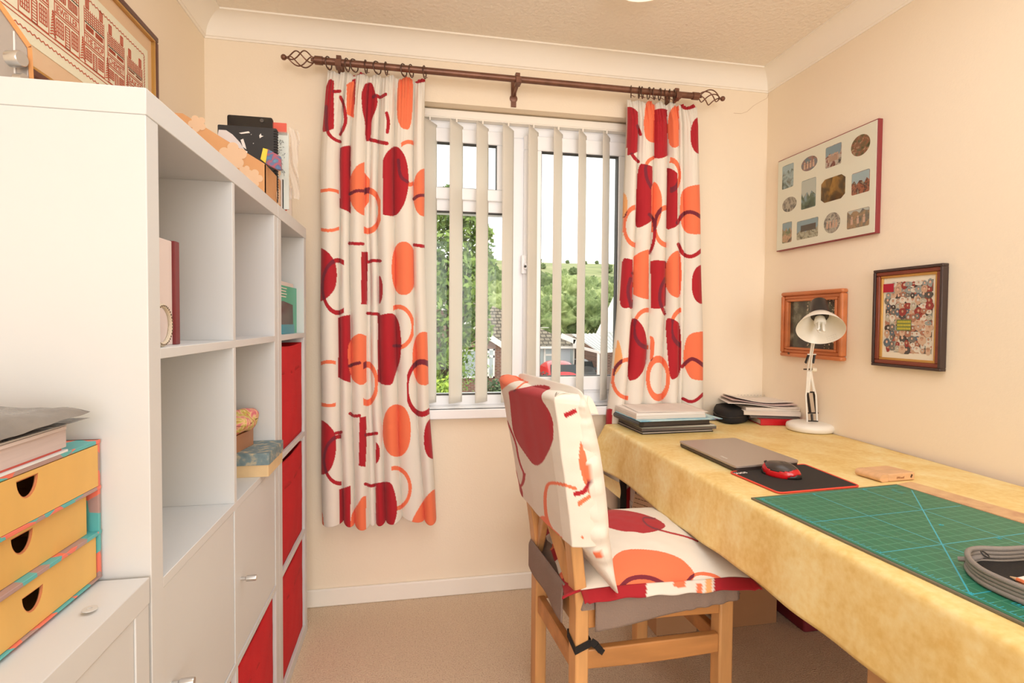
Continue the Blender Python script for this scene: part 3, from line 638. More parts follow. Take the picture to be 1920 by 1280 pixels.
def curtain(name, label, Ledge, Redge, valleys, zt, zb, shapes, seed, kz):
    # Ledge / Redge: tables z -> x ; valleys: fractions across where the cloth dips back
    nx, nz = 230, 860; vs = np.zeros(((nz+1)*(nx+1), 3)); i = 0
    tt = np.linspace(0, 1, nx+1); V = np.array(valleys)
    zz = np.linspace(0, 1, nz+1)
    x0 = np.interp(zt+(zb-zt)*zz, [a for a, b in Ledge][::-1], [b for a, b in Ledge][::-1]); x1 = np.interp(zt+(zb-zt)*zz, [a for a, b in Redge][::-1], [b for a, b in Redge][::-1])
    out = []
    for j, s in enumerate(zz):
        z = zt+(zb-zt)*s; drift = .012*math.sin(3.1*s+seed)
        Vj = V.copy(); Vj[1:-1] += drift*np.sin(np.arange(1, len(V)-1)*2.1+seed+s*2)
        k = np.clip(np.searchsorted(Vj, tt, 'right')-1, 0, len(V)-2); wdt = Vj[k+1]-Vj[k]; u = (tt-Vj[k])/wdt
        wm = wdt*(x1[j]-x0[j]); A = np.clip(wm*.9, .010, .046)
        g = min(1, s/.05); A = A*(.35+.65*g)*(1+.12*np.sin(k*1.7+seed))
        y = -A*np.sin(np.pi*u)**.5
        top = math.exp(-s*14)
        y += -.004*top*np.sin(tt*190+seed)-.003*top*np.sin(tt*97)
        y += .0016*np.sin(tt*23+s*9+seed)+.002*np.sin(tt*8-s*5)*s
        x = x0[j]+(x1[j]-x0[j])*tt+.0012*np.sin(s*20+tt*9)
        hem = np.where(s > .0, (z+kz*.012*np.sin(tt*11+seed)*s**6+.010*s**8*(-y/.034)*-1), z)
        out.append(np.stack([x, 2.138+y, hem+.006*top*np.sin(tt*40+seed)], 1))
    vs = np.concatenate(out)
    b = B(); b.v = [tuple(p) for p in vs]; n1 = nx+1
    b.f = [(j*n1+i, j*n1+i+1, (j+1)*n1+i+1, (j+1)*n1+i) for j in range(nz) for i in range(nx)]; b.m = [0]*len(b.f)
    o = b.build(name, cloth_print, None, smooth=180, fix=False); paint(o, shapes)
    sm = o.modifiers.new('thick', 'SOLIDIFY'); sm.thickness = .002; sm.offset = 0
    return tag(o, label, 'curtain', 'patterned curtains')
def ex(u, v): p = ony(u, v, 2.113); return (p.z, p.x)
def frac(us, a, b): return [0]+[(u-a)/(b-a) for u in us]+[1]
curtain('curtain', 'cream curtain with big red and coral circles left of the window', [ex(613, 122), ex(603, 240), ex(600, 300), ex(600, 700), ex(602, 995)], [ex(797, 134), ex(795, 400), ex(801, 640), ex(806, 775), ex(819, 975)],
        frac([636, 656, 682, 692, 709, 737, 776], 600, 798), 2.074, .352, LC, .3, 1)
curtain('curtain', 'cream curtain with big red and coral circles right of the window', [ex(1180, 178), ex(1176, 300), ex(1172, 400), ex(1165, 500), ex(1160, 600), ex(1150, 700), ex(1141, 780), ex(1135, 990)], [ex(1310, 190), ex(1314, 300), ex(1317, 450), ex(1320, 600), ex(1322, 755), ex(1324, 990)],
        frac([1192, 1223, 1250, 1274, 1284], 1170, 1317), 2.068, .352, RC, 1.9, 1)
# ================================================================ cube shelving along the left wall
XS = -.3708; XW = XL+.003; YS = .8491
def cube_unit(name, label, y0, cols, rows, z0=0.0, doors=(), th=.038):
    W_ = th*2+cols*.335+(cols-1)*.016; H_ = .038*2+rows*.335+(rows-1)*.016; y1 = y0+W_
    o = thing(name, ((XS+XW)/2, (y0+y1)/2, z0), label, 'shelving unit')
    B().box(XW, XS, y0, y1, z0+H_-.038, z0+H_).build('top_board', M['lam'], o, bevel=.0012)
    B().box(XW, XS, y0, y1, z0, z0+.038).build('bottom_board', M['lam'], o, bevel=.0012)
    for a in (y0+.0008, y1-th-.0008): B().box(XW, XS-.001, a, a+th, z0+.038, z0+H_-.038).build('side_panel', M['lam'], o, bevel=.0012)
    zr = [z0+.038+r*.351 for r in range(rows)]; yc = [y0+th+c*.351 for c in range(cols)]
    for r in range(1, rows): B().box(XW+.001, XS-.001, y0+th, y1-th, zr[r]-.016, zr[r]).build('shelf', M['lam'], o, bevel=.0008)
    for c in range(1, cols):
        for r in range(rows): B().box(XW+.001, XS-.001, yc[c]-.016, yc[c], zr[r], zr[r]+.335).build('divider', M['lam'], o, bevel=.0008)
    for (c, r, hx) in doors:
        a, z = yc[c], zr[r]
        d = B().box(XS-.020, XS-.003, a+.002, a+.333, z+.002, z+.333).build('door', M['lam'], o, bevel=.001)
        B().box(XS-.33, XS-.022, a+.001, a+.009, z+.001, z+.334).box(XS-.33, XS-.022, a+.326, a+.334, z+.001, z+.334).build('door_frame', M['lam'], d)
        if hx:
            hy = a+.030; B().lathe([(.004, 0), (.004, .010), (.0065, .012), (.0068, .030), (.006, .033)], (XS-.003, hy, z+.165), (1, 0, 0), 20).build('handle', M['steel'], d)
    return o, yc, zr
tall, yc, zr = cube_unit('cube_shelf', 'tall white open cube shelf with two columns of four cells, two closed by doors', YS, 2, 4, doors=((0, 1, 1), (1, 1, 1)))
YN = YS+.7643
W1 = .41
nar, ycn, zrn = cube_unit('cube_shelf', 'narrow white single-column cube shelf beside the left curtain', YN, 1, 4)
low, ycl, zrl = cube_unit('cube_shelf', 'low white cube shelf in the foreground carrying the yellow drawer set', YS-1.4708, 4, 2, doors=((3, 1, 0), (3, 0, 0), (2, 1, 0), (2, 0, 0)))
low.location = low.location
sc_ = B().lathe([(.0085, 0), (.0085, .0012), (.003, .0014), (.003, .0004)], (-.40, .752, .766), (0, 0, 1), 20).build('screw_cap', mat('grey_cap_plastic', (206, 204, 200), rough=.4), low)
# red felt boxes
rb = {}
def felt_box(label, y, z, loose=0.0):
    o = thing('storage_box', (XS-.17, y+.165, z), label, 'storage box', 'red fabric storage boxes')
    x0, x1, y0, y1, z0, z1 = XS-.345, XS-.012, y+.006, y+.327, z+.002, z+.318
    b = B()
    def side(p, q, nrm, sag):
        n = Vector(nrm)
        def f(u, v):
            s = Vector(p).lerp(Vector(q), u); s.z = z0+(z1-z0)*v
            return s+n*(.007*math.sin(math.pi*u)*math.sin(math.pi*v)*sag+.0012*noise.noise(Vector((s.x*22, s.y*22, s.z*22+y*9))))+Vector((0, 0, -.006*v*math.sin(math.pi*u)*sag))
        b.grid(f, 24, 24)
    side((x1, y0, 0), (x1, y1, 0), (1, 0, 0), 1); side((x0, y1, 0), (x0, y0, 0), (-1, 0, 0), .3)
    side((x0, y0, 0), (x1, y0, 0), (0, -1, 0), .5); side((x1, y1, 0), (x0, y1, 0), (0, 1, 0), .5)
    b.box(x0, x1, y0, y1, z0, z0+.004)
    q = b.build('box_shell', M['red'], o, smooth=60); sm = q.modifiers.new('thick', 'SOLIDIFY'); sm.thickness = .003; sm.offset = -1
    c = B().grid(lambda u, v: (x1+.0015+.007*math.sin(math.pi*u)*(math.sin(math.pi*(.72+.28*v)))+.0015, y0+.002+(y1-y0-.004)*u, z0+(z1-z0)*(.72+.275*v)-.006*v*math.sin(math.pi*u)+.004*math.sin(u*7+y*5)*(1-v)), 30, 6)
    q = c.build('fold_over_flap', M['red'], o, smooth=60); sm = q.modifiers.new('thick', 'SOLIDIFY'); sm.thickness = .004; sm.offset = 1
    return o
felt_box('red fabric box in the second cell of the narrow shelf', ycn[0], zrn[2])
felt_box('red fabric box in the third cell of the narrow shelf', ycn[0], zrn[1])
felt_box('red fabric box in the bottom cell of the narrow shelf', ycn[0], zrn[0])
felt_box('red fabric box at the bottom right of the tall shelf', yc[1], zr[0])
felt_box('red fabric box at the bottom left of the tall shelf', yc[0], zr[0])
# cell contents
def book(name, label, cat, x0, x1, y0, y1, z0, z1, cover, spine_up=False):
    o = thing(name, ((x0+x1)/2, (y0+y1)/2, z0), label, cat)
    B().box(x0, x1, y0, y1, z0, z1).build('cover', cover, o, bevel=.001)
    B().box(x0+.004, x1-.003, y0+.002, y1-.002, z0+.003, z1+.0005).build('pages', M['paper'], o)
    return o
z3 = zr[3]
mar = mat('maroon_board', (124, 46, 48), rough=.5); pk = mat('pinkish_white_board', (226, 212, 208), rough=.6); dg = mat('dark_grey_board', (78, 76, 76), rough=.7)
o = thing('photo_album', (-.50, .965, z3), 'tall white and maroon album standing in the top left cell of the tall shelf', 'album')
B().box(-.70, -.405, .925, 1.012, z3+.0003, z3+.178).build('pages', pk, o, bevel=.001)
B().box(-.705, -.400, 1.012, 1.030, z3+.0003, z3+.179).build('cover', mar, o, bevel=.001)
o = thing('notebook', (-.50, .91, z3), 'dark grey bound notebook leaning just inside the tall shelf edge', 'notebook')
B().box(-.69, -.398, .896, .9155, z3+.0003, z3+.208).build('cover', dg, o, bevel=.001)
tag(B().box(-.69, -.398, 1.2435, 1.259, zr[3]+.0003, zr[3]+.222).build('folder', mat('scarlet_board', (188, 34, 34), rough=.5), bevel=.001), 'slim scarlet folder standing in the top right cell of the tall shelf', 'folder')
# coiled rope-like ribbon in front of album
o = thing('ribbon_ring', (-.385, .93, z3), 'cream and brown checked ribbon ring standing in the top left cell', 'ribbon ring')
pts = [(-.388+.0*k, .930+.031*math.cos(2*math.pi*k/36), z3+.0345+.031*math.sin(2*math.pi*k/36)) for k in range(36)]
B().tube(pts, .0036, 8, closed=True).build('ring', mat('cream_ribbon', (224, 210, 188), rough=.8, bump=.4, bscale=500), o)
bb = B()
for k in range(0, 36):
    p = Vector(pts[k]); q = Vector(pts[(k+1) % 36]); m_ = p.lerp(q, .4); bb.beam(p.lerp(q, .1)+Vector((.0034, 0, 0)), p.lerp(q, .55)+Vector((.0034, 0, 0)), .0022, .0014, (1, 0, 0))
bb.build('check_marks', mat('brown_thread', (110, 92, 76), rough=.8), o)
# turquoise package
o = thing('blister_package', (-.50, 1.76, zrn[3]), 'turquoise retail package with a dark window in the top cell of the narrow shelf', 'package')
g1 = mat('turquoise_card', (72, 178, 146), rough=.4); z = zrn[3]
B().slab([(-.53, 1.70), (-.405, 1.72), (-.395, 1.985), (-.52, 1.98)], z+.0005, z+.155, .008).build('card_body', g1, o)
B().slab([(-.525, 1.705), (-.407, 1.722), (-.398, 1.97), (-.515, 1.96)], z+.155, z+.168, .03).build('hang_tab', pk, o)
B().prism([(-.4030, 1.76, z+.03), (-.3955, 1.91, z+.03), (-.3955, 1.905, z+.095), (-.402, 1.80, z+.105), (-.4035, 1.76, z+.103)], (.003, 0, 0)).build('dark_window', mat('dark_window_insert', (52, 40, 36), rough=.2), o)
B().slab([(-.43, 1.74), (-.392, 1.745), (-.388, 1.91), (-.43, 1.91)], z+.0005, z+.030, .006).build('blue_tray', mat('teal_blue_plastic', (38, 150, 172), rough=.3), o)
bb = B()
for k in range(4): bb.box(-.4025+.0004*k, -.3995, 1.76, 1.84+.01*(k % 2), z+.118+.009*k, z+.121+.009*k)
bb.build('printed_lines', M['paper'], o)
# boxes in the lower right cell
z = zr[2]
bp = ramp_mat('blue_floral_paper', [(104, 124, 130), (120, 140, 144), (206, 186, 150)], scale=60, rough=.7, detail=3)
def atx(u, v, zz): return onz(u, v, zz)
o = thing('patterned_box', (-.44, 1.42, z), 'shallow wooden box with a blue floral lid on the shelf edge', 'box')
fx = -.352
q = [(-.62, 1.420), (fx, 1.420), (fx, 1.570), (-.62, 1.570)]
B().slab(q, z+.0003, z+.030, .004).build('box_base', mat('pale_card_wood', (222, 192, 146), rough=.7, var=.08, vscale=20), o)
q = [(-.621, 1.4185), (fx+.002, 1.4185), (fx+.002, 1.5715), (-.621, 1.5715)]
B().slab(q, z+.030, z+.060, .004).build('lid', bp, o)
o = thing('wooden_case', (-.50, 1.49, z+.06), 'small brown wooden case on top of the blue floral box', 'box')
B().slab([(-.60, 1.425), (-.430, 1.425), (-.415, 1.530), (-.58, 1.555)], z+.0605, z+.103, .008).build('case_body', mat('brown_card_wood', (168, 118, 84), rough=.5, var=.1), o)
o = thing('floral_pouch', (-.50, 1.48, z+.098), 'rolled pink floral fabric pouch on the brown wooden case', 'pouch')
fl = ramp_mat('pink_floral_fabric', [(206, 92, 110), (222, 128, 132), (236, 196, 150), (196, 190, 82), (210, 84, 108)], scale=38, rough=.85, detail=2, dist=1.2)
b = B()
def pf(u, v):
    a = u*2*math.pi; t = v; r = .027*(1-abs(2*t-1)**9)**.5+.0005; r *= 1+.12*math.sin(3*a+t*6)
    return (-.440+.032*math.cos(a)*r/.027+.006*t, 1.415+.140*t, z+.1040+.026+r*math.sin(a)+.003*noise.noise(Vector((a, t*9, 1))))
b.grid(pf, 28, 30).build('fabric_roll', fl, o, smooth=80)
# ================================================================ yellow drawer set
XD = -.435
def dz(v, u=188): return onx(u, v, XD).z
zt = onx(188, 822, XD).z; zb = .7665; zs = [zb, zb+(zt-zb)*.345, zb+(zt-zb)*.67, zt]
ds = thing('drawer_set', (-.56, .70, zb), 'yellow cardboard three-drawer set with teal and coral printed casing on the low shelf', 'drawer set')
casing = ramp_mat('teal_coral_print', [(232, 118, 96), (232, 118, 96), (172, 140, 134), (92, 176, 176), (92, 176, 176), (172, 140, 134)], scale=42, rough=.45, kind='voronoi')
yel = mat('ochre_card', (224, 178, 98), rough=.55, var=.07, vscale=14, stretch=(1, 1, .4)); kr = mat('raw_card_edge', (196, 120, 76), rough=.8)
y0, y1, xb = .40, .846, XW+.012
b = B(); th = .0055
b.box(xb, XD+.001, y0, y0+th, zb, zt).box(xb, XD+.001, y1-th, y1, zb, zt).box(xb, xb+th, y0, y1, zb, zt)
for k, zz in enumerate(zs): b.box(xb, XD+.002, y0, y1, zz-(th if k else 0), zz+(0 if k else th*.4))
b.build('casing', casing, ds, bevel=.0008)
for k in range(3):
    z0, z1 = zs[k]+(.003 if k == 0 else .0006), zs[k+1]-th-.0008; off = (.0, -.006, .004)[k]
    ya, yb_ = y0+th+.002, y1-th-(.002, .012, .002)[k]; xf = XD-.002+off
    yc_, zc_ = onx((62, 42, 52)[k], (1128, 1020, 915)[k], xf).y, onx((62, 42, 52)[k], (1128, 1020, 915)[k], xf).z
    # front with a half-moon finger hole (flat at the top)
    n = 14; hole = [(yc_+.018*math.cos(math.pi+math.pi*i/n), zc_+.013+.024*math.sin(math.pi+math.pi*i/n)) for i in range(n+1)]
    out = []
    for (yy, zz) in hole:
        dy, dz_ = yy-yc_, zz-zc_-.013; out.append((yy, zz))
    vs = []; fs = []
    per = [(ya, zc_+.013)]+[(ya+(yb_-ya)*i/(n), z0) for i in range(n+1)]+[(yb_, zc_+.013)]
    ho = [hole[0]]+hole+[hole[-1]]
    for s, xx in enumerate((xf, xf-.004)):
        for p_ in per: vs.append((xx, p_[0], p_[1]))
        for p_ in ho: vs.append((xx, p_[0], p_[1]))
    m_ = len(per)
    for s in range(2):
        o_ = s*2*m_
        for i in range(m_-1): fs.append((o_+i, o_+i+1, o_+m_+i+1, o_+m_+i))
    for i in range(m_-1): fs.append((m_+i, m_+i+1, 3*m_+i+1, 3*m_+i))
    fr = B().add(vs, fs)
    fr.box(xf-.004, xf, ya, yb_, zc_+.013, z1)
    fr.box(xb+.01, xf-.004, yb_-.004, yb_, z0, z1).box(xb+.01, xf-.004, ya, ya+.004, z0, z1).box(xb+.01, xf-.004, ya, yb_, z0, z0+.003)
    d_ = fr.build('drawer', yel, ds, smooth=20)
    rim = B(); pts = [(xf-.002, a_, c_) for a_, c_ in hole]+[(xf-.002, hole[-1][0], hole[-1][1])]
    rim.tube(pts[:-1]+[pts[0]], .0018, 6).build('finger_hole_rim', kr, d_)
# papers on top
gr = mat('grey_plastic_wallet', (126, 118, 110), rough=.25, var=.35, vscale=9, bump=.3, bscale=30)
def sheet_pile(name, label, quad, z0, z1, m, cat='paper', n=1, jit=.0):
    o = thing(name, (sum(q[0] for q in quad)/4, sum(q[1] for q in quad)/4, z0), label, cat)
    return o
o = thing('paper_stack', (-.55, .66, zt), 'thick stack of loose papers on the yellow drawer set', 'papers')
lay = [(.0, .0028, (228, 230, 232)), (.0028, .006, (214, 96, 84)), (.006, .030, (206, 190, 188)), (.030, .034, (222, 208, 206)), (.034, .038, (236, 230, 226))]
for i, (a, c, col) in enumerate(lay):
    dx = (.0, -.004, -.002, .002, 0)[i]
    B().slab([(-.74, .52), (XD+.004+dx, .50), (XD+.002+dx, .775-(i % 2)*.006), (-.74, .79)], zt+a+.0002, zt+c, .003).build('sheets', mat('stack_%d' % i, col, rough=.7, var=.06, vscale=60, stretch=(.2, .2, 6)), o)
o = thing('plastic_wallet', (-.55, .66, zt+.04), 'crumpled grey plastic document wallet on top of the paper stack', 'wallet')
def wf(u, v):
    x = -.745+.318*u; y = .36+.440*v; e = min(u, 1-u, v, 1-v)
    return (x+.012*(v-.5), y, zt+.0385+.017*min(1, e*9)**.5+.005*noise.noise(Vector((u*6, v*8, 0)))*min(1, e*9)+.0025*noise.noise(Vector((u*22, v*12, 3)))+.008*v*v*u)
w1 = B().grid(wf, 50, 60).grid(lambda u, v: (wf(u, v)[0], wf(u, v)[1], zt+.0385), 4, 4).build('wallet_body', gr, o, smooth=60)
B().grid(lambda u, v: (-.74+.255*u, .30+.43*v, wf(min(1, (.255*u)/.325+.01), max(0, (-.10+.43*v)/.405))[2]+.0065), 20, 26).build('white_sheet', M['paper'], o, smooth=60)
# ================================================================ things on top of the tall shelf
ZT = 1.4685
kra = ramp_mat('kraft_card_flowers', [(206, 150, 100), (206, 150, 100), (212, 158, 108)], scale=5, rough=.75)
fw = mat('pale_flower_print', (220, 184, 150), rough=.75)
def magfile(name, label, x0, x1, y0, y1, hf, hb, m):
    o = thing(name, ((x0+x1)/2, (y0+y1)/2, ZT), label, 'magazine file'); t = .0025
    prof = [(x1, ZT), (x1, ZT+hf), (x0+.12, ZT+hb), (x0, ZT+hb), (x0, ZT)]
    b = B()
    for yy in (y0, y1-t): b.prism([(px_, yy, pz_) for px_, pz_ in prof], (0, t, 0))
    b.box(x1-t, x1, y0, y1, ZT, ZT+hf).box(x0, x0+t, y0, y1, ZT, ZT+hb).box(x0, x1, y0, y1, ZT, ZT+t)
    b.build('file_body', m, o, smooth=20); return o
f0 = onx(498, 308, -.380); f1 = onx(527, 328, -.380)
mf = magfile('magazine_file', 'kraft magazine file with pale flower print on top of the tall shelf', -.70, -.380, f0.y, f1.y-.004, f0.z-ZT, f0.z-ZT+.118, kra)
def flower(b, c, r, X, Y, petals=5, ph=0):
    c = Vector(c); X = Vector(X); Y = Vector(Y); n_ = X.cross(Y)
    pts = []
    for k in range(60):
        a = 2*math.pi*k/60; rr = r*(.62+.38*abs(math.cos(petals/2*(a+ph)))**.6); pts.append(c+X*rr*math.cos(a)+Y*rr*math.sin(a)+n_*r*.02*(1 if n_.y < -.5 or n_.x > .5 else -1))
    b.add([c+n_*r*.02*(1 if n_.y < -.5 or n_.x > .5 else -1)]+pts, [(0, 1+k, 1+(k+1) % 60) for k in range(60)])
b = B(); yy = f0.y-.0005
for (u, v, r) in ((437, 292, .035), (370, 232, .022), (475, 334, .024), (460, 322, .017)):
    p_ = ony(u, v, yy); b = B(); flower(b, p_, r, (1, 0, 0), (0, 0, 1), ph=u); b.build('flower_print', fw, mf, smooth=0, fix=False)
fx_ = -.3798
for (u, v, r) in ((524, 370, .030), (526, 322, .02)):
    p_ = onx(u, v, fx_); p_.y = min(p_.y, f1.y-.005-r); b = B(); flower(b, p_, r, (0, 1, 0), (0, 0, 1), ph=v); b.build('flower_print', fw, mf, smooth=0, fix=False)
b = B(); p_ = ony(432, 290, yy); 
g0 = onx(531, 330, -.380); g1 = onx(547, 340, -.380)
wf_ = magfile('magazine_file', 'white magazine file with a finger hole beside the kraft one', -.70, -.380, g0.y, g1.y, g0.z-ZT-.01, g0.z-ZT+.10, M['paper'])
p_ = onx(540.5, 372, -.3797); B().prism([(p_.x, p_.y+.010*math.cos(a_*.3142), p_.z+.012*math.sin(a_*.3142)) for a_ in range(20)], (.0006, 0, 0)).build('finger_hole', mat('dark_hole', (60, 44, 36), rough=.9), wf_)
# contents of the kraft file
yk = f0.y+.012; YS1 = 1.640; YT1 = 1.662; YN1 = 1.722; YR1 = 1.742
def upright(name, label, cat, uv, y, dy, m, rnd_=.004):
    P_ = [ony(u, v, y) for u, v in uv]; x0 = min(p.x for p in P_); x1 = max(p.x for p in P_); z1 = max(p.z for p in P_)
    o = thing(name, ((x0+x1)/2, y+dy/2, ZT+.003), label, cat)
    pts = round_poly([Vector((x0, ZT+.003)), Vector((x1, ZT+.003)), Vector((x1, z1)), Vector((x0, z1))], rnd_)
    B().prism([(p.x, y, p.y) for p in pts], (0, dy, 0)).build('body', m, o, smooth=30)
    return o, x0, x1, z1
o, x0, x1, z1 = upright('sketchbook', 'black spiral sketchbook with white paint flecks standing in the kraft file', 'sketchbook', ((408, 241), (519, 241)), YS1, .012, mat('black_sketch_cover', (44, 42, 42), rough=.6))
b = B()
for k in range(26): zz = z1-.008-k*.0075; b.tube([(x1-.004+.006*math.cos(t_*.7), YS1+.006+.009*math.sin(t_*.7), zz) for t_ in range(9)], .0009, 5, closed=True)
b.build('spiral_wire', M['blackp'], o)
b = B(); Yf = YS1-.0005
for poly in ([(448, 249), (466, 246), (469, 249), (452, 251)], [(486, 254), (489, 250), (490, 254), (494, 255), (490, 257), (487, 259)], [(451, 262), (456, 260), (460, 272), (462, 280), (455, 275)], [(474, 268), (476, 268), (475, 270)], [(470, 252), (472, 251), (471, 253)], [(460, 282), (464, 284), (463, 288)]):
    b.prism([ony(u, v, Yf) for u, v in poly], (0, .0004, 0))
b.build('paint_flecks', M['paper'], o)
b = B(); b.prism([ony(u, v, YS1-.006) for u, v in ((400, 300), (410, 243), (424, 244), (436, 252), (450, 267), (463, 288), (463, 330), (440, 330))], (0, .002, 0))
tag(b.build('paper_disc', mat('pale_card_disc', (226, 216, 212), rough=.6)), 'pale curved card edge rising out of the kraft magazine file', 'card')
o, x0, x1, z1 = upright('tablet', 'black glossy tablet standing behind the sketchbook', 'tablet', ((426, 220.5), (511, 221)), YT1, .010, mat('black_gloss', (28, 24, 24), rough=.12), .006)
p_ = ony(491, 226, YT1-.001)
B().lathe([(.0055, 0), (.0055, .001), (.003, .0012)], p_, (0, -1, 0), 18).build('camera_lens', mat('lens_glass', (96, 92, 90), rough=.1, metal=.5), o)
o, x0, x1, z1 = upright('red_card', 'red card rising behind the black tablet', 'card', ((500, 230.5), (537, 231)), YR1, .004, mat('coral_red_card', (226, 98, 78), rough=.5), .001)
o, x0, x1, z1 = upright('notepad', 'white spiral notepad with pencil scribbles behind the tablet', 'notepad', ((515, 249), (541, 250)), YN1, .006, mat('pale_green_white_pad', (222, 226, 218), rough=.7), .001)
b = B()
for k in range(14): b.cyl((x0+.004+(x1-x0-.008)*k/13, YN1-.001, z1-.006), (x0+.004+(x1-x0-.008)*k/13, YN1-.001, z1+.003), .0009, n=6)
b.build('spiral_wire', M['steel'], o)
b = B(); rr = random.Random(3)
for k in range(34):
    u, v = rr.uniform(520, 534), rr.uniform(262, 325); b.beam(ony(u, v, YN1-.0005), ony(u+rr.uniform(-3, 4), v+rr.uniform(-6, 6), YN1-.0005), .0008, .0004, (0, 1, 0))
b.build('pencil_scribble', M['blackp'], o)
# plastic sleeve
plm = bpy.data.materials.new('clear_plastic_sleeve'); plm.use_nodes = True; N = plm.node_tree.nodes; L = plm.node_tree.links; p = N['Principled BSDF']; p.inputs['Alpha'].default_value = .32; p.inputs['Base Color'].default_value = rgb(240, 232, 224); p.inputs['Roughness'].default_value = .12
a_, c_ = ony(541, 240, 1.79), ony(560, 345, 1.79)
tag(B().grid(lambda u, v: (a_.x+(c_.x-a_.x)*u+.004*math.sin(v*9), 1.79+.006*math.sin(u*8+v*11)+.003*math.sin(v*23), ZT+.05+(a_.z-ZT-.05)*v-.012*u*u*v), 14, 30).build('plastic_sleeve', plm, smooth=60), 'crinkled clear plastic sleeve sticking out beside the notepad', 'plastic sleeve')
# small yellow-blue card box leaning on the rim
o = thing('card_pack', (ony(500, 300, yk).x, yk, ZT+.08), 'small yellow and blue card pack leaning on the kraft file rim', 'card pack')
A_ = [ony(u, v, yk-.002) for u, v in ((488, 298), (493, 277), (503, 280), (498, 306))]
B().prism(A_, (0, .012, 0)).build('yellow_side', mat('yellow_card', (238, 204, 66), rough=.4), o, bevel=.001)
A_ = [ony(u, v, yk-.0045) for u, v in ((498, 307), (502, 279), (526, 293), (527, 318), (520, 318))]
B().prism(A_, (0, .012, 0)).build('blue_face', ramp_mat('blue_photo_print', [(60, 150, 196), (74, 130, 176), (84, 104, 140), (176, 84, 96), (84, 110, 150), (110, 170, 180)], scale=40, rough=.3), o, bevel=.001)
# ================================================================ silver stereo on top of the shelf
st = thing('radio', (-.60, .95, ZT), 'silver grey radio with a wooden edge band on top of the tall shelf', 'radio')
sil = mat('silver_grey_plastic', (170, 162, 156), rough=.35, metal=.3); wed = mat('pale_wood_edge', (214, 150, 92), rough=.5, var=.1, vscale=30)
yS_ = .90
pts = [ony(u, v, yS_) for u, v in ((-60, -60), (-10, 0), (28, 54), (53, 90), (57, 139))]
x1 = pts[-1].x; x0 = XW+.03; prof = [Vector((x0, 0, ZT)), Vector((x1, 0, ZT)), Vector((pts[3].x, 0, pts[3].z)), Vector((pts[2].x, 0, pts[2].z)), Vector((pts[1].x, 0, pts[1].z)), Vector((pts[0].x, 0, pts[0].z)), Vector((x0, 0, pts[0].z))]
B().prism([(p.x, yS_, p.z) for p in prof], (-.105, .165, 0)).build('housing', sil, st, bevel=.003)
up = [Vector((p.x, 0, p.z)) for p in prof[1:6]]
b = B()
for a_, c_ in zip(up[:-1], up[1:]):
    d_ = (c_-a_).normalized(); n_ = Vector((-d_.z, 0, d_.x))*-1; n_ = Vector((abs(n_.x), 0, abs(n_.z)))
    b.prism([(a_.x, yS_-.002, a_.z), (c_.x, yS_-.002, c_.z), (c_.x+n_.x*.006, yS_-.002, c_.z+n_.z*.006), (a_.x+n_.x*.006, yS_-.002, a_.z+n_.z*.006)], (-.10, .16, 0))
b.build('wood_band', wed, st, smooth=0)
p_ = ony(40, 119, yS_)
B().lathe([(.011, 0), (.011, .016), (.0095, .018)], (p_.x-.006, yS_-.012, p_.z), (1, -.25, 0), 24).lathe([(.0075, 0), (.0075, .012)], (p_.x, yS_-.010, ZT+.0085), (1, -.2, 0), 20).build('knob', M['steel'], st)
b = B(); b.box(ony(26, 0, yS_).x-.001, ony(26, 0, yS_).x+.001, yS_-.0015, yS_, ZT, pts[2].z-.004); b.build('panel_seam', mat('seam_highlight', (228, 226, 224), rough=.3), st)  # pale strip paints the white highlight along the panel seam
# ================================================================ embroidered street picture on the left wall
PX = XL+.022
zT = onx(298, 72, PX).z; yR = onx(298, 72, PX).y; zB = onx(80, 143, PX).z-.012; yL = yR-1.02
em = thing('framed_embroidery', (XL+.01, (yR+yL)/2, zB), 'large framed red cross-stitch of a shop street hung above the tall shelf', 'picture')
fm = mat('dark_mahogany_frame', (96, 56, 44), rough=.35, var=.15, vscale=12)
def frame_ring(b, y0, y1, z0, z1, w_, x0, x1):
    b.box(x0, x1, y0, y1, z1-w_, z1).box(x0, x1, y0, y1, z0, z0+w_).box(x0, x1, y0, y0+w_, z0+w_, z1-w_).box(x0, x1, y1-w_, y1, z0+w_, z1-w_); return b
frame_ring(B(), yL, yR, zB, zT, .017, XL+.001, PX).build('frame', fm, em, bevel=.004)
frame_ring(B(), yL+.016, yR-.016, zB+.016, zT-.016, .006, XL+.001, PX-.002).build('gold_slip', M['gold'], em, bevel=.001)
B().box(XL+.002, PX-.012, yL+.01, yR-.01, zB+.01, zT-.01).build('mount_card', mat('salmon_mount', (240, 200, 166), rough=.8), em)
fb = onx(270, 60, PX-.010); fy1 = onx(277, 100, PX-.01).y; fz1 = onx(277, 96, PX-.01).z; fz0 = onx(60, 84, PX-.01).z
B().box(PX-.012, PX-.0105, yL+.08, fy1, fz0, fz1).build('linen', mat('cream_linen', (252, 240, 216), rough=.9, bump=.2, bscale=600), em)
stm = mat('red_stitching', (208, 92, 66), rough=.8); XE = PX-.0098
b = B()
def L_(u0, v0, u1, v1, w_=.0016):
    b.beam(onx(u0/6, v0/6, XE), onx(u1/6, v1/6, XE), w_, .0005, (1, 0, 0))
def gy(u): return onx(u/6, 0, XE).y
def gz(u, v): return onx(u/6, v/6, XE).z
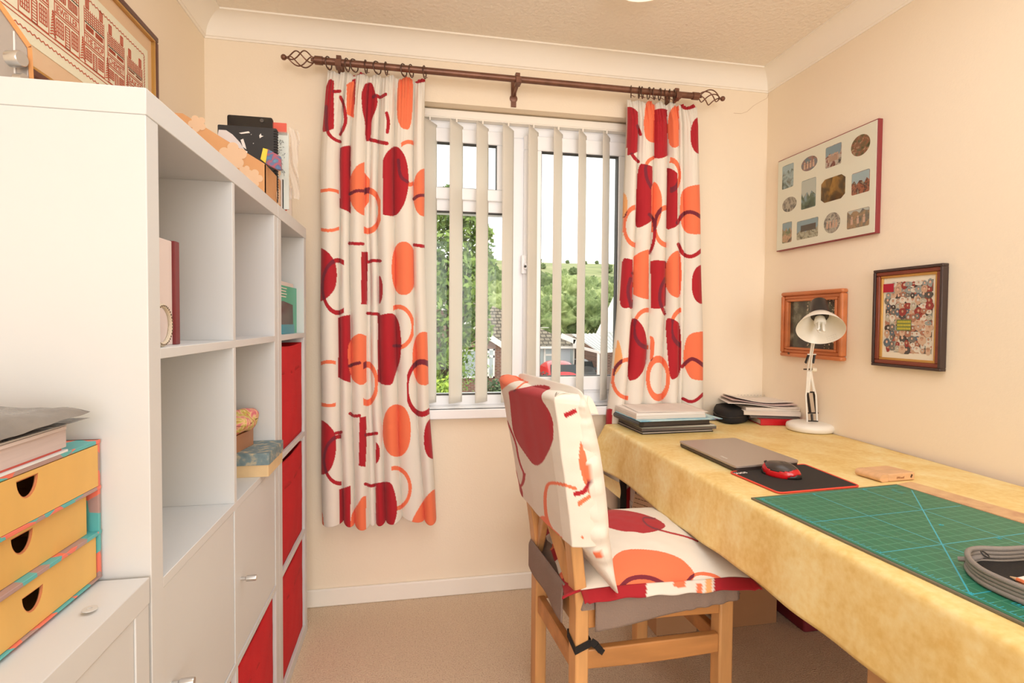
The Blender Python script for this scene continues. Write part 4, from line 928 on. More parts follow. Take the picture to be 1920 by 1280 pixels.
# work in wall coordinates: vertical strips of houses between y-limits
def Hrect(y0, y1, z0, z1, w_=.0016, fill=0):
    for (a_, c_, d_, e_) in ((y0, z0, y1, z0), (y1, z0, y1, z1), (y1, z1, y0, z1), (y0, z1, y0, z0)): b.beam((XE, a_, c_), (XE, d_, e_), w_, .0005, (1, 0, 0))
    if fill:
        n_ = fill
        for k in range(1, n_): b.beam((XE, y0+(y1-y0)*k/n_, z0), (XE, y0+(y1-y0)*k/n_, z1), w_*.8, .0005, (1, 0, 0))
def Hl(y0, z0, y1, z1, w_=.0016): b.beam((XE, y0, z0), (XE, y1, z1), w_, .0005, (1, 0, 0))
# border dashes
yr_ = fy1-.022; zt_ = fz1-.022; zb_ = fz0+.022; yl_ = yL+.10
def zig(y0, z0, y1, z1, n_):
    for k in range(n_):
        a_ = k/n_; c_ = (k+1)/n_; s = .0022*(1 if k % 2 else -1); Hl(y0+(y1-y0)*a_+(s if y0 == y1 else 0), z0+(z1-z0)*a_+(s if z0 == z1 else 0), y0+(y1-y0)*c_-(s if y0 == y1 else 0), z0+(z1-z0)*c_-(s if z0 == z1 else 0), .0018)
zig(yl_, zt_, yr_, zt_, 130); zig(yr_, zt_, yr_, zb_, 46); zig(yl_, zb_, yr_, zb_, 130)
gl = zb_+.016          # ground line
Hl(yl_, gl, yr_-.01, gl); Hl(yl_, gl+.008, yr_-.01, gl+.008)
H = [(945, 1165, .86), (1205, 1390, .80), (1425, 1590, .70), (612, 885, 1.02), (205, 545, 1.05)]
def hatch(y0, y1, z0, z1, n_, w_=.0022, lean=.0):
    for k in range(n_+1): y = y0+(y1-y0)*k/n_; Hl(y, z0, y+lean*(y1-y0), z1, w_)
def sign(t, y0, y1, z0, z1):
    Hl(y0, z0, y1, z0, .0026); Hl(y0, z1, y1, z1, .0026); Hl(y0, z0-.005, y1, z0-.005); Hl(y0, z1+.005, y1, z1+.005)
    o_ = textmesh(t, (z1-z0)*.95, (XE, y0+.004, z0+.0035), (0, 1, 0), (0, 0, 1), 'stitched_word', stm, em)
    wd_ = max(v.co.y for v in o_.data.vertices)-min(v.co.y for v in o_.data.vertices); s_ = (y1-y0-.008)/wd_
    o_.data.transform(Matrix.Translation((0, y0+.004, 0)) @ Matrix.Diagonal((1, s_, 1, 1)) @ Matrix.Translation((0, -(y0+.004), 0)))
hy = [(gy(945), gy(1165)), (gy(1205), gy(1390)), (gy(1425), gy(1590)), (gy(612), gy(885)), (gy(205), gy(545))]
HT = zt_-gl
for i, ((y0, y1), word, hgt) in enumerate(zip(hy, ('THE SHOP', 'CHEMIST', 'BAKER', 'JEWELLER', 'STATION'), (.80, .74, .66, .96, .98))):
    z0 = gl+.010; h_ = HT*hgt; wl = y1-y0
    Hrect(y0, y1, z0, z0+h_*.74); zs0 = z0+h_*.37
    sign(word, y0, y1, zs0, zs0+.022)
    # roof
    zr0, zr1 = z0+h_*.74, z0+h_
    for k in range(6): Hl(y0, zr0+(zr1-zr0)*k/6, y1, zr0+(zr1-zr0)*k/6, .0016)
    hatch(y0, y1, zr0, zr1, 10, .0012)
    for yy_ in (y0+.012, y1-.012): Hrect(yy_-.006, yy_+.006, zr1, zr1+.022, .0022, 3)
    # upper windows with filled bars
    zu0, zu1 = zs0+.034, z0+h_*.70
    for k in range(2):
        a_, c_ = y0+wl*(.08+.48*k), y0+wl*(.44+.48*k); Hrect(a_, c_, zu0, zu1, .0020, 5)
        for q in range(1, 5): Hl(a_, zu0+(zu1-zu0)*q/5, c_, zu0+(zu1-zu0)*q/5, .0009)
    # ground floor: window, door, window
    zg1 = zs0-.012
    Hrect(y0+wl*.06, y0+wl*.34, z0+.012, zg1, .0020, 4)
    for q in range(1, 4): Hl(y0+wl*.06, z0+.012+(zg1-z0-.012)*q/4, y0+wl*.34, z0+.012+(zg1-z0-.012)*q/4, .0014)
    Hrect(y0+wl*.42, y0+wl*.60, z0, zg1, .0022)
    for q in range(1, 8): Hl(y0+wl*.42, z0+(zg1-z0)*q/8, y0+wl*.60, z0+(zg1-z0)*q/8, .0014)
    Hrect(y0+wl*.68, y0+wl*.94, z0+.012, zg1, .0020, 4)
    for q in range(1, 4): Hl(y0+wl*.68, z0+.012+(zg1-z0-.012)*q/4, y0+wl*.94, z0+.012+(zg1-z0-.012)*q/4, .0014)
    # fir tree right of the house
    yt = y1+.014
    for q in range(9): Hl(yt-.010+.001*q, z0+.004+q*.006, yt, z0+.009+q*.006, .0024); Hl(yt+.010-.001*q, z0+.004+q*.006, yt, z0+.009+q*.006, .0024)
b.build('stitching', stm, em, smooth=0)
B().box(PX-.0030, PX-.0022, yL+.02, yR-.02, zB+.02, zT-.02).build('picture_glass', M['glass'], em, smooth=0)
# ================================================================ desk with cloth
ZD = .715
M['deskwood'] = mat('pine_table_wood', (206, 160, 112), rough=.5, var=.15, vscale=20, stretch=(1, .15, 1))
def table(name, label, x0, x1, y0, y1, leg, lw, m_top, farleg=None):
    o = thing(name, ((x0+x1)/2, (y0+y1)/2, 0), label, 'table')
    B().box(x0, x1, y0, y1, ZD-.030, ZD-.0035).build('tabletop', m_top, o, bevel=.003)
    for a, c in ((x0+.03, y0+.03), (x1-.03-lw, y0+.03), (x0+.03, y1-.03-lw), (x1-.03-lw, y1-.03-lw)):
        fl_ = farleg is not None and c > (y0+y1)/2
        lg = B().box(a, a+(.028 if fl_ else lw), c+(.02 if fl_ else 0), c+(.048 if fl_ else lw), 0, ZD-.030).build('leg', farleg if fl_ else leg, o, bevel=.002)
        if farleg is not None: lg['label'] = 'slim black leg' if fl_ else 'square wooden leg'
    return o
table('desk', 'long desk under the yellow tablecloth, reaching from the window wall to the foreground', .802, 1.575, .745, 2.065, M['deskwood'], .05, M['deskwood'], M['blackp'])
table('side_table', 'second wooden table continuing the desk out of the frame under the same cloth', .802, 1.575, -.45, .735, M['deskwood'], .05, M['deskwood'])
cm = bpy.data.materials.new('mottled_yellow_oilcloth'); cm.use_nodes = True; N = cm.node_tree.nodes; L = cm.node_tree.links; p = N['Principled BSDF']; p.inputs['Roughness'].default_value = .42; p.inputs['Specular IOR Level'].default_value = .35
tc = N.new('ShaderNodeTexCoord'); n1 = N.new('ShaderNodeTexNoise'); n1.inputs['Scale'].default_value = 9; n1.inputs['Detail'].default_value = 6; n1.inputs['Distortion'].default_value = .5; L.new(tc.outputs['Object'], n1.inputs['Vector'])
n2 = N.new('ShaderNodeTexNoise'); n2.inputs['Scale'].default_value = 70; n2.inputs['Detail'].default_value = 4; L.new(tc.outputs['Object'], n2.inputs['Vector'])
mx = N.new('ShaderNodeMix'); mx.data_type = 'FLOAT'; mx.inputs[0].default_value = .35; L.new(n1.outputs[0], mx.inputs[2]); L.new(n2.outputs[0], mx.inputs[3])
r = N.new('ShaderNodeValToRGB'); e = r.color_ramp.elements; e[0].position = .36; e[0].color = rgb(228, 192, 116); e[1].position = .68; e[1].color = rgb(246, 230, 176)
q = e.new(.50); q.color = rgb(238, 210, 142); L.new(mx.outputs[0], r.inputs[0]); L.new(r.outputs[0], p.inputs['Base Color'])
b_ = N.new('ShaderNodeBump'); b_.inputs['Strength'].default_value = .12; b_.inputs['Distance'].default_value = .004; L.new(n2.outputs[0], b_.inputs['Height']); L.new(b_.outputs[0], p.inputs['Normal'])
M['cloth'] = cm; M['clothback'] = mat('white_cloth_backing', (228, 222, 214), rough=.8)
YE = 2.072; YN_ = -.47; XF = .797
cl = thing('tablecloth', (1.18, 1.0, ZD), 'mottled yellow oilcloth spread over the desk and hanging down its front', 'tablecloth')
def hang(d, y, t):
    # d: distance beyond the front edge down the cloth
    R_ = .014; far = max(0, (y-1.86)/(YE-1.86)) if y > 1.86 else 0
    wob = .010*noise.noise(Vector((y*3.1, 0, 5)))+.006*noise.noise(Vector((y*9, 0, 2)))
    if d < R_*1.57: a = d/R_; return (XF-R_*math.sin(a)+R_*0, ZD-R_*(1-math.cos(a)))
    e_ = d-R_*1.57; return (XF-R_-e_*(.10+.42*far**1.5+wob*1.5)-wob*e_*5, ZD-R_-e_*(1-.10*far**2))
ys = [YN_+(YE-YN_)*i/220 for i in range(221)]
ss = [i/26 for i in range(27)]; dd = [.150*(i/26) for i in range(1, 27)]
b = B()
def cf(u, v):
    y = YN_+(YE-YN_)*v; w_ = u*1.0
    if w_ <= .6:
        x = 1.592-(1.592-XF)*(w_/.6); x = min(x, 1.592-.030*max(0, (1.70-y))/.7)
        edge = min(1, (x-XF)/.05, (YE-y)/.05)
        return (x, y, ZD+.0006*noise.noise(Vector((x*7, y*6, 0)))*edge)
    d = (w_-.6)/.4*(.176+.006*noise.noise(Vector((y*2.2, 4, 1)))); x, z = hang(d, y, 0)
    return (x, y, z)
b.grid(cf, 60, 300)
q = b.build('cloth_top', M['cloth'], cl, smooth=180); sm = q.modifiers.new('thick', 'SOLIDIFY'); sm.thickness = .0012; sm.offset = -1
# end flap at the window side and its corner cone, tail with white backing
def ef(u, v):
    # u along x from front corner to the wall, v down
    x = XF+(1.592-XF)*u; d = .176*v; R_ = .010
    if d < R_*1.57: a = d/R_; return (x, YE+R_*math.sin(a), ZD-R_*(1-math.cos(a)))
    return (x, YE+R_+.01*math.sin(x*20)*v*.6+.004, ZD-R_-(d-R_*1.57))
q = B().grid(ef, 40, 14).build('window_side_flap', M['cloth'], cl, smooth=180); sm = q.modifiers.new('thick', 'SOLIDIFY'); sm.thickness = .0012
cA = Vector((XF, YE, ZD)); h0 = Vector((cf(1, 1))); h1 = Vector(ef(0, 1))
def kf(u, v):   # cone joining the front hang and the end flap round the corner
    x0, z0 = hang(.176*v, YE, 0) if v > 0 else (XF, ZD); a = Vector((x0, YE, z0)); c = Vector(ef(0, v)); p = a.lerp(c, u); bul = math.sin(math.pi*u)*v
    return p+Vector((-.015*bul, .012*bul, -.006*bul))
q = B().grid(kf, 14, 18).build('corner_fold', M['cloth'], cl, smooth=180)
t0 = [onx(u, v, .735) for u, v in ((1099, 872), (1146, 905), (1145, 935), (1101, 890))]
def tf(u, v):
    a = t0[0].lerp(t0[1], u); c = t0[3].lerp(t0[2], u); p = a.lerp(c, v); p.x += .014*math.sin(math.pi*v*.8)*(1-u*.5)+.012*u+.02; p.z -= .004*math.sin(u*3); return p
B().grid(tf, 14, 8).build('turned_hem', M['cloth'], cl, smooth=180, fix=False)
t1 = [onx(u, v, .742) for u, v in ((1100, 871), (1146, 893), (1146, 926), (1102, 878))]
def tg(u, v):
    a = t1[0].lerp(t1[1], u); c = t1[3].lerp(t1[2], u); p = a.lerp(c, v); p.x += .032; return p
tag(B().grid(tg, 8, 4).build('turned_underside', M['clothback'], cl, smooth=180, fix=False), 'white backing side of the cloth')
# ================================================================ dining chair
ch = thing('dining_chair', (.58, 1.40, 0), 'oak dining chair with a cross back standing at the desk', 'chair')
yaw = math.radians(4.4); U = Vector((math.cos(yaw), math.sin(yaw), 0)); Vv = Vector((-math.sin(yaw), math.cos(yaw), 0))
R1 = Vector((.395, 1.215, 0)); R2 = R1+Vv*.366
F1 = Vector((.785, 1.222, 0)); F2 = F1+Vv*.470
def UP(z): return Vector((0, 0, z))
OAK = M['oak']; OAKX = mat('oak_wood_along', (200, 140, 82), rough=.42, var=.24, vscale=20, stretch=(.15, .9, 1), bump=.05, bscale=120)
def rear_leg(c, side, topx):      # curved post: c is its outer rear corner on the near side
    b = B(); tw, tt_ = .030, .050     # forward thickness, sideways width
    zs_ = [0, .15, .30, .44, .52, .60, .70, .80, .90, .955]; vs = []; fs = []
    for z in zs_:
        back = -.012*max(0, (.30-z)/.30)**1.3*0 - (0 if z < .44 else (topx*((z-.44)/.515)**1.25))
        base = c+U*back+UP(z); w_ = tt_*(1 if z < .6 else 1-.25*(z-.6)/.355); f_ = tw*(1.0+.15*(z < .45))
        if side > 0: P_ = [base, base+U*f_, base+U*f_+Vv*w_, base+Vv*w_]
        else: P_ = [base-Vv*w_, base-Vv*w_+U*f_, base+U*f_, base]
        vs += P_
    n_ = len(zs_)
    for j in range(n_-1):
        for i in range(4): fs.append((j*4+i, j*4+(i+1) % 4, (j+1)*4+(i+1) % 4, (j+1)*4+i))
    fs += [(3, 2, 1, 0), tuple((n_-1)*4+i for i in range(4))]
    return b.add(vs, fs)
rear_leg(R1, 1, .066).build('leg', OAK, ch, bevel=.004); rear_leg(R2+Vv*.0, -1, .088).build('leg', OAK, ch, bevel=.004)
def fleg(c, side):
    b = B(); w_ = .041; h_ = .436; a = c; s_ = Vv*side
    P_ = [a, a+U*w_, a+U*w_+s_*w_, a+s_*w_]; return b.hexa([p_ for p_ in P_]+[p_+UP(h_) for p_ in P_])
fleg(F1, 1).build('leg', OAK, ch, bevel=.005); fleg(F2, -1).build('leg', OAK, ch, bevel=.005)
def rail(a, c, z0, z1, t=.022, name='seat_rail', bow=0, m=None):
    b = B(); n_ = 10; vs = []; fs = []; d_ = (c-a).normalized(); s_ = Vector((-d_.y, d_.x, 0))*t/2
    for i in range(n_+1):
        p_ = a.lerp(c, i/n_); dz_ = -bow*math.sin(math.pi*i/n_)
        vs += [p_-s_+UP(z0+dz_), p_+s_+UP(z0+dz_), p_+s_+UP(z1), p_-s_+UP(z1)]
    for j in range(n_):
        for i in range(4): fs.append((j*4+i, j*4+(i+1) % 4, (j+1)*4+(i+1) % 4, (j+1)*4+i))
    fs += [(3, 2, 1, 0), tuple(n_*4+i for i in range(4))]
    return b.add(vs, fs).build(name, m or OAKX, ch, bevel=.003)
rn = R1+U*.030+Vv*.014; fn = F1+Vv*.014; rf = R2+U*.030-Vv*.014; ff = F2-Vv*.014
rail(rn, fn, .385, .436, bow=-.006); rail(rf, ff, .385, .436); rail(F1+U*.022+Vv*.04, F2+U*.022-Vv*.04, .385, .436); rail(R1+U*.015+Vv*.05, R2+U*.015-Vv*.05, .385, .436)
rail(rn, fn, .284, .332, name='stretcher', bow=.004); rail(rf, ff, .284, .332, name='stretcher')
rail(F1+U*.022+Vv*.04, F2+U*.022-Vv*.04, .280, .322, name='stretcher'); rail(R1+U*.016+Vv*.05, R2+U*.016-Vv*.05, .262, .312, name='stretcher')
# cross back braces and top rail (under the cover)
def bp_(c, z, topx): return c-U*(topx*((z-.44)/.515)**1.25)+U*.015+UP(z)
B().beam(bp_(R1+Vv*.035, .46, .066), bp_(R2-Vv*.035, .86, .088), .018, .048).build('cross_brace', OAK, ch, bevel=.003)
B().beam(bp_(R2-Vv*.035, .46, .088), bp_(R1+Vv*.035, .86, .066)+U*.004, .018, .048).build('cross_brace', OAK, ch, bevel=.003)
B().beam(bp_(R1+Vv*.02, .91, .066), bp_(R2-Vv*.02, .91, .088), .022, .08).build('top_rail', OAK, ch, bevel=.004)
# grey pad
gp = mat('grey_brown_pad_fabric', (146, 126, 114), rough=.9, bump=.3, bscale=260, var=.06)
sp = thing('seat_pad', (.58, 1.40, .436), 'grey fabric seat pad tied to the oak chair with black straps', 'seat pad')
PC = (R1+R2+F1+F2)/4+U*.02
def seat_uv(u, v):   # u 0 rear..1 front, v 0 near..1 far on the seat outline
    a = (R1+U*.012).lerp(F1+U*.054, u); c = (R2+U*.012).lerp(F2+U*.054, u); return a.lerp(c, v)
def pad(u, v, top):
    uu = u*2-1; ww = v*2-1; e = 1-max(abs(uu), abs(ww))
    # pull outline outwards a touch and drape
    k = 1.035; p_ = seat_uv(.5+uu*.5*(1.0), .5+ww*.5*k); r = min(1, e/.10)
    z = .437+(.040*(1-(1-r)**2.4) if top else 0)
    if not top: z = .437
    if top: z += .0025*noise.noise(Vector((u*9, v*9, 1)))*r+.004*noise.noise(Vector((u*18, v*3, 7)))*(u > .7)
    return p_+UP(z)
q = B().grid(lambda u, v: pad(u, v, True), 60, 60).grid(lambda u, v: pad(u, v, False), 20, 20).build('pad_body', gp, sp, smooth=60)
def skirtp(a, c, drop0, drop1, out, z0=.462, fold=0, name='side_drape'):
    a = Vector(a); c = Vector(c); d_ = (c-a).normalized(); n_ = Vector((d_.y, -d_.x, 0))
    def f(u, v):
        dr = drop0+(drop1-drop0)*u; rr_ = .010; s_ = v*(dr+rr_)
        p_ = a.lerp(c, u)+n_*(out-.006*(1-min(1, v*6))+.0035*math.sin(u*9)*v+.003*fold*math.sin(u*60)*v*(u > .6)); p_.z = z0-s_; return p_
    q = B().grid(f, 40, 14).build(name, gp, sp, smooth=180); sm = q.modifiers.new('t', 'SOLIDIFY'); sm.thickness = .003; return q
skirtp(R1+U*.045, F1+U*.044, .072, .030, .013, .468, 1)
skirtp(R2+U*.002-Vv*.02, R1+U*.002+Vv*.058, .070, .088, .014, .474, name='rear_drape')
def strap(c, z, side, tail):
    b = B(); w_ = .020; e_ = .0025
    P_ = [c-U*e_-Vv*e_*side, c+U*(.036+e_)-Vv*e_*side, c+U*(.036+e_)+Vv*(.050+e_)*side, c-U*e_+Vv*(.050+e_)*side]
    for i in range(4):
        a, d_ = P_[i], P_[(i+1) % 4]; sag = -.010 if i in (0, 3) else 0; za = z-(.012 if i in (0,) else 0)
        zA = z+(-.014 if i == 0 else 0); zB_ = z+(-.014 if i == 3 else 0)
        b.hexa([a+UP(zA-w_/2), d_+UP(zB_-w_/2), d_+UP(zB_-w_/2)+UP(0)+(P_[2]-P_[0]).normalized()*0.0012, a+UP(zA-w_/2)+(P_[2]-P_[0]).normalized()*.0012,
                a+UP(zA+w_/2), d_+UP(zB_+w_/2), d_+UP(zB_+w_/2)+(P_[2]-P_[0]).normalized()*.0012, a+UP(zA+w_/2)+(P_[2]-P_[0]).normalized()*.0012])
    b.build('strap', M['black'], sp, smooth=0)
    if tail:
        t_ = B(); a = P_[1]; pts = [a+UP(z+.004), a+U*.012-Vv*.006+UP(z-.004), a+U*.024-Vv*.004+UP(z-.020), a+U*.030-Vv*.008+UP(z-.024)]
        for k in range(3): t_.beam(pts[k], pts[k+1], .003, .018-.002*k, (.3, 0, 1))
        t_.build('strap_end', M['black'], sp)
strap(R1, .352, 1, True)
strap(R2, .405, -1, False)
# ---- printed seat cushion
S3 = 1/3.5556
def cv(P_, ox=900, oy=920, s=S3): return [(ox+x*s, oy+y*s) for x, y in P_]
SC = [('p','R',cv([(775,170),(800,140),(900,125),(1050,145),(1180,190),(1235,235),(1180,262),(1085,282),(1030,268),(950,268),(850,240),(790,205)])),
('s','R',cv([(1165,185),(1090,172),(1085,200),(1130,240),(1230,270),(1380,305),(1450,335)]),3.2),
('p','C',cv([(885,500),(900,440),(960,400),(1050,392),(1200,405),(1330,450),(1400,520),(1420,560),(1390,620),(1200,680),(915,680),(895,580)])),
('s','P',cv([(925,655),(990,585),(1080,570),(1160,585),(1215,615)]),8.5),('s','C',cv([(1370,620),(1420,560),(1480,548),(1560,562),(1620,600)]),6.5)]
pil_m = print_mat('printed_cushion_cotton')
cu = thing('seat_cushion', (.63, 1.46, .478), 'cream seat cushion with red and coral circles and red piped edge on the grey pad', 'cushion')
QN = [Vector((.405, 1.212, 0)), Vector((.872, 1.222, 0)), Vector((.895, 1.665, 0)), Vector((.445, 1.640, 0))]
def qb(u, v): return QN[0].lerp(QN[1], u).lerp(QN[3].lerp(QN[2], u), v)
def cush(u, v, top):
    a, c = abs(2*u-1), abs(2*v-1); e = (1-a**2.6)*(1-c**2.6); h_ = .062*max(0, e)**.55
    ins = .014*(1-max(a, c)**6)*0
    pinch = 1-.035*(1-abs(2*u-1)**2)*(abs(2*v-1)**4)-0; pinch2 = 1-.03*(1-abs(2*v-1)**2)*(abs(2*u-1)**4)
    uu = .5+(u-.5)*pinch2; vv = .5+(v-.5)*pinch
    p_ = qb(uu, vv); wr = .0014*noise.noise(Vector((u*14, v*14, 2)))*min(1, e*4)
    droop = -.012*max(0, u-.85)/.15*max(0, 1)
    z = .492-.010*(1-v)**2+(h_+wr if top else -.012*max(0, e)**.5)+.004*math.sin(u*5+1)*(1-v)*(1-e)
    if u > .86: z -= .010*((u-.86)/.14)**1.5
    return p_+UP(z)
ce_ = lambda t: .5-.5*math.cos(math.pi*t)
q = B().grid(lambda u, v: cush(ce_(u), ce_(v), True), 300, 320).build('cushion_body', pil_m, cu, smooth=180, fix=False); paint(q, SC)
q = B().grid(lambda u, v: cush(u, v, False), 30, 30).build('cushion_underside', mat('cream_cushion_back', (236, 228, 214), rough=.9), cu, smooth=180)
def flange(k):
    n_ = 90; A_ = []
    for i in range(n_+1):
        t = i/n_; u, v = [(t, 0), (1, t), (1-t, 1), (0, 1-t)][k]; A_.append(cush(u, v, True))
    ctr = (QN[0]+QN[1]+QN[2]+QN[3])/4
    def f(u, v):
        iu = min(n_-1, int(u*n_)); p_ = A_[iu].lerp(A_[iu+1], u*n_-iu); d_ = (p_-ctr); d_.z = 0
        nn = [-Vv, U, Vv, -U][k]; ex_ = .024+.008*(abs(2*u-1)**8); p_ += nn*(ex_+(.012 if k == 3 else 0))*v+UP(-.014*v-.006*v*v+.002*math.sin(u*34)*v)
        if u < .02 or u > .98: p_ += (p_-ctr).normalized()*.010*v
        return p_
    b = B().grid(f, 120, 8)
    q = b.build('piped_flange', pil_m, cu, smooth=180, fix=False)
    sm = q.modifiers.new('t', 'SOLIDIFY'); sm.thickness = .004; sm.offset = 0
    def colr(col, co, x, y):
        col = np.tile(RED*.92, (len(x), 1))
        if k == 0:
            m_ = (x > 1212) & (x < 1338); col[m_] = IVO
            col[(x > 1262) & (x < 1285) & (y < 1102-(x-1262)*.1)] = COR; col[(x > 1322) & (x < 1334)] = LOR; col[(x > 1305) & (x < 1316) & (y > 1093)] = COR
        if k == 3:
            m_ = np.sin(co[:, 1]*38) > .1; col[m_] = IVO; col[np.sin(co[:, 1]*38+1.7) > .8] = COR; col[co[:, 1] < 1.275] = RED*.92
        return col
    paint(q, [], colr)
for k in range(4): flange(k)
# ---- back cushion (pillow part) and printed cover over the chair back
S4 = 1/3.7667
def cw(P_): return cv(P_, 920, 680, S4)
BC = [('p','R',cw([(135,212),(160,200),(250,186),(320,168),(380,168),(428,188),(372,215),(357,240),(365,275),(405,330),(435,400),(440,480),(437,545),(400,630),(365,690),(330,712),(295,695),(255,640),(200,560),(165,480),(150,330),(142,250)])),
('p','C',cw([(45,110),(90,55),(110,68),(160,85),(262,138),(190,125),(125,150),(70,200),(50,180)])),('s','C',cw([(165,200),(200,172),(230,145),(262,135)]),3),
('q','R',cw([(515,357),(600,320),(609,352),(527,390)])),('p','C',cw([(632,550),(650,590),(675,680),(700,790),(700,860),(660,850),(635,760),(622,700)])),
('s','R',cw([(600,925),(650,915),(680,885),(698,845)]),9),('q','C',cw([(612,978),(697,928),(712,948),(618,1018)])),
('s','C',cw([(600,888),(520,860),(450,846),(412,850),(395,880),(386,940),(387,1010),(395,1090),(425,1170),(480,1222)]),6),
('s','R',cw([(118,412),(130,440),(180,560),(195,660),(215,730),(240,785),(222,860),(205,885)]),3.2),('s','R',cw([(240,785),(232,850),(205,880),(165,845)]),5),
('p','R',cw([(148,700),(185,760),(200,840),(228,900),(230,990),(185,945),(160,870)])),('p','C',cw([(340,1095),(370,1078),(400,1095),(420,1150),(425,1190),(395,1160)])),('s','C',cw([(420,1170),(460,1215),(500,1235)]),5),
('q','C',cv([(750,413),(818,403),(812,440),(775,452)])),('p','C',cw([(636,1228),(650,1218),(660,1240),(655,1248)]))]
cvm = print_mat('printed_cover_cotton', bscale=700)
bc = thing('chair_back_cover', (.36, 1.40, .80), 'cream cover with red and coral circles over the chair back with a padded front', 'chair cover')
def post_u(z, v):     # rear face offset of the back at height z (v 0 near .. 1 far)
    tx = .066+(.088-.066)*v; return -tx*max(0, (z-.44)/.515)**1.25
def bpt(z, v, f):     # f forward offset from rear face
    return R1.lerp(R2, v)+U*(post_u(z, v)+f)+UP(z)
NV = 220; zt0 = .972
def cover(u, v):
    # u from rear hem over the top to the front ; v across, the first and last parts wrap the sides
    sd = .13; V0, V1 = -.085, 1.075
    if v < sd: k = v/sd; vv = V0-.02*math.sin(math.pi*k); side = (1-k); fs_ = .072*side-.008*(1-side)
    elif v > 1-sd: k = (1-v)/sd; vv = V1+.02*math.sin(math.pi*k); side = (1-k); fs_ = .072*side-.008*(1-side)
    else: k = (v-sd)/(1-2*sd); vv = V0+(V1-V0)*k; side = 0; e_ = min(k, 1-k)/.10; fs_ = -.008-.006*min(1, e_)
    vc = min(1, max(0, vv))
    zh = .604+.004*math.sin(v*9)
    top = zt0-.010*math.sin(math.pi*vc)+.006*noise.noise(Vector((v*5, 0, 1)))-.012*(side > 0)*side**2
    if u < .62:
        s_ = u/.62; z = zh+(top-.018-zh)*s_; f = fs_+.0025*noise.noise(Vector((v*8, z*14, 2)))*(1+side*2)
        return bpt(z, vv+.02*side*noise.noise(Vector((z*30, 0, 7))), f)
    if u < .80:
        a = (u-.62)/.18*math.pi/2; return bpt(top-.018+.018*math.sin(a), vv+(.04 if v < .5 else -.04)*(1-math.cos(a))*(side > 0), fs_+(.030 if side == 0 else .012)*(1-math.cos(a)))
    s_ = (u-.80)/.20; return bpt(top-.006*s_-.040*s_**2.2, vv+(.04 if v < .5 else -.04)*(side > 0), fs_+(.030 if side == 0 else .012)+(.050 if side == 0 else .020)*s_)
q = B().grid(cover, 200, 260).build('cover_panel', cvm, bc, smooth=180, fix=False); paint(q, BC)
sm = q.modifiers.new('t', 'SOLIDIFY'); sm.thickness = .0018; sm.offset = 0
def pillow(u, v):
    a = 2*math.pi*u; w_ = max(0, 1-abs(2*v-1)**9)**.5
    ca, sa = math.cos(a), math.sin(a)
    hz = .252; z = .728+hz*math.copysign(abs(sa)**.72, sa)*(.93+.07*w_)
    fat = .034+.012*math.sin(math.pi*min(1, max(0, (z-.48)/.5)))
    taper = min(1, max(0, (z-.470)/.12))**.5*min(1, max(0, (.985-z)/.05))**.5
    f = .060+fat*math.copysign(abs(ca)**.8, ca)*taper*w_
    if z < .62: f += .040*((.62-z)/.15)**1.3
    vv = -.115+1.225*v
    edge = 1-w_
    wr = (.0045*noise.noise(Vector((z*26, v*3, 4)))+.003*noise.noise(Vector((z*60, v*4+f*20, 9)))*(v < .25))*taper
    return bpt(z, vv, f+wr)+Vv*(wr*2.2)
q = B().grid(pillow, 200, 260).build('padded_front', cvm, bc, smooth=180, fix=False); paint(q, BC)
# ================================================================ ceiling light
p_ = onz(1180, 2.0, 2.231)
cl_ = thing('ceiling_light', (.74, 1.72, ZC), 'cream dome ceiling light just entering the top edge of the frame', 'ceiling light')
cx_, cy_ = p_.x-.0, p_.y-.131
B().lathe([(.060, 0), (.062, .012), (.05, .02)], (cx_, cy_, ZC), (0, 0, -1), 32).build('ceiling_plate', M['white'], cl_)
dm = mat('lit_cream_glass', (255, 240, 212), rough=.3, emit=.9)
B().lathe([(.05, .012), (.115, .016), (.118, .030), (.100, .050), (.06, .060), (.0, .063)], (cx_, cy_, ZC), (0, 0, -1), 40).build('glass_dome', dm, cl_)
# ================================================================ pictures on the right wall
def quad_frame(name, label, cat, y0, y1, z0, z1, dep):
    return thing(name, (XR-.001, (y0+y1)/2, z0), label, cat)
def rp(u, v, x): return onx(u, v, x)
XP = 1.577
a = rp(1459, 303, XP); c = rp(1641.5, 437, XP); y1, y0 = a.y, c.y; z1 = (a.z+rp(1642, 223, XP).z)/2; z0 = (c.z+rp(1459, 471, XP).z)/2
mp_ = thing('multi_photo_frame', (XR, (y0+y1)/2, z0), 'wide cream photo board with a maroon edge and twelve small holiday photographs', 'picture')
B().box(XP+.001, XR-.0005, y0, y1, z0, z1).build('edge_frame', mat('maroon_frame_edge', (142, 52, 56), rough=.4), mp_, bevel=.0012)
B().box(XP-.0004, XP+.0015, y0+.004, y1-.003, z0+.004, z1-.004).build('cream_mount', mat('cream_green_mount', (238, 231, 216), rough=.5), mp_)
skyc = [(150, 170, 180), (120, 138, 120), (70, 78, 62), (196, 178, 160)]
def photo_mat(i, cols, sc=30): return ramp_mat('tiny_photo_print_%d' % i, cols, scale=sc, rough=.25, detail=6, dist=.6)
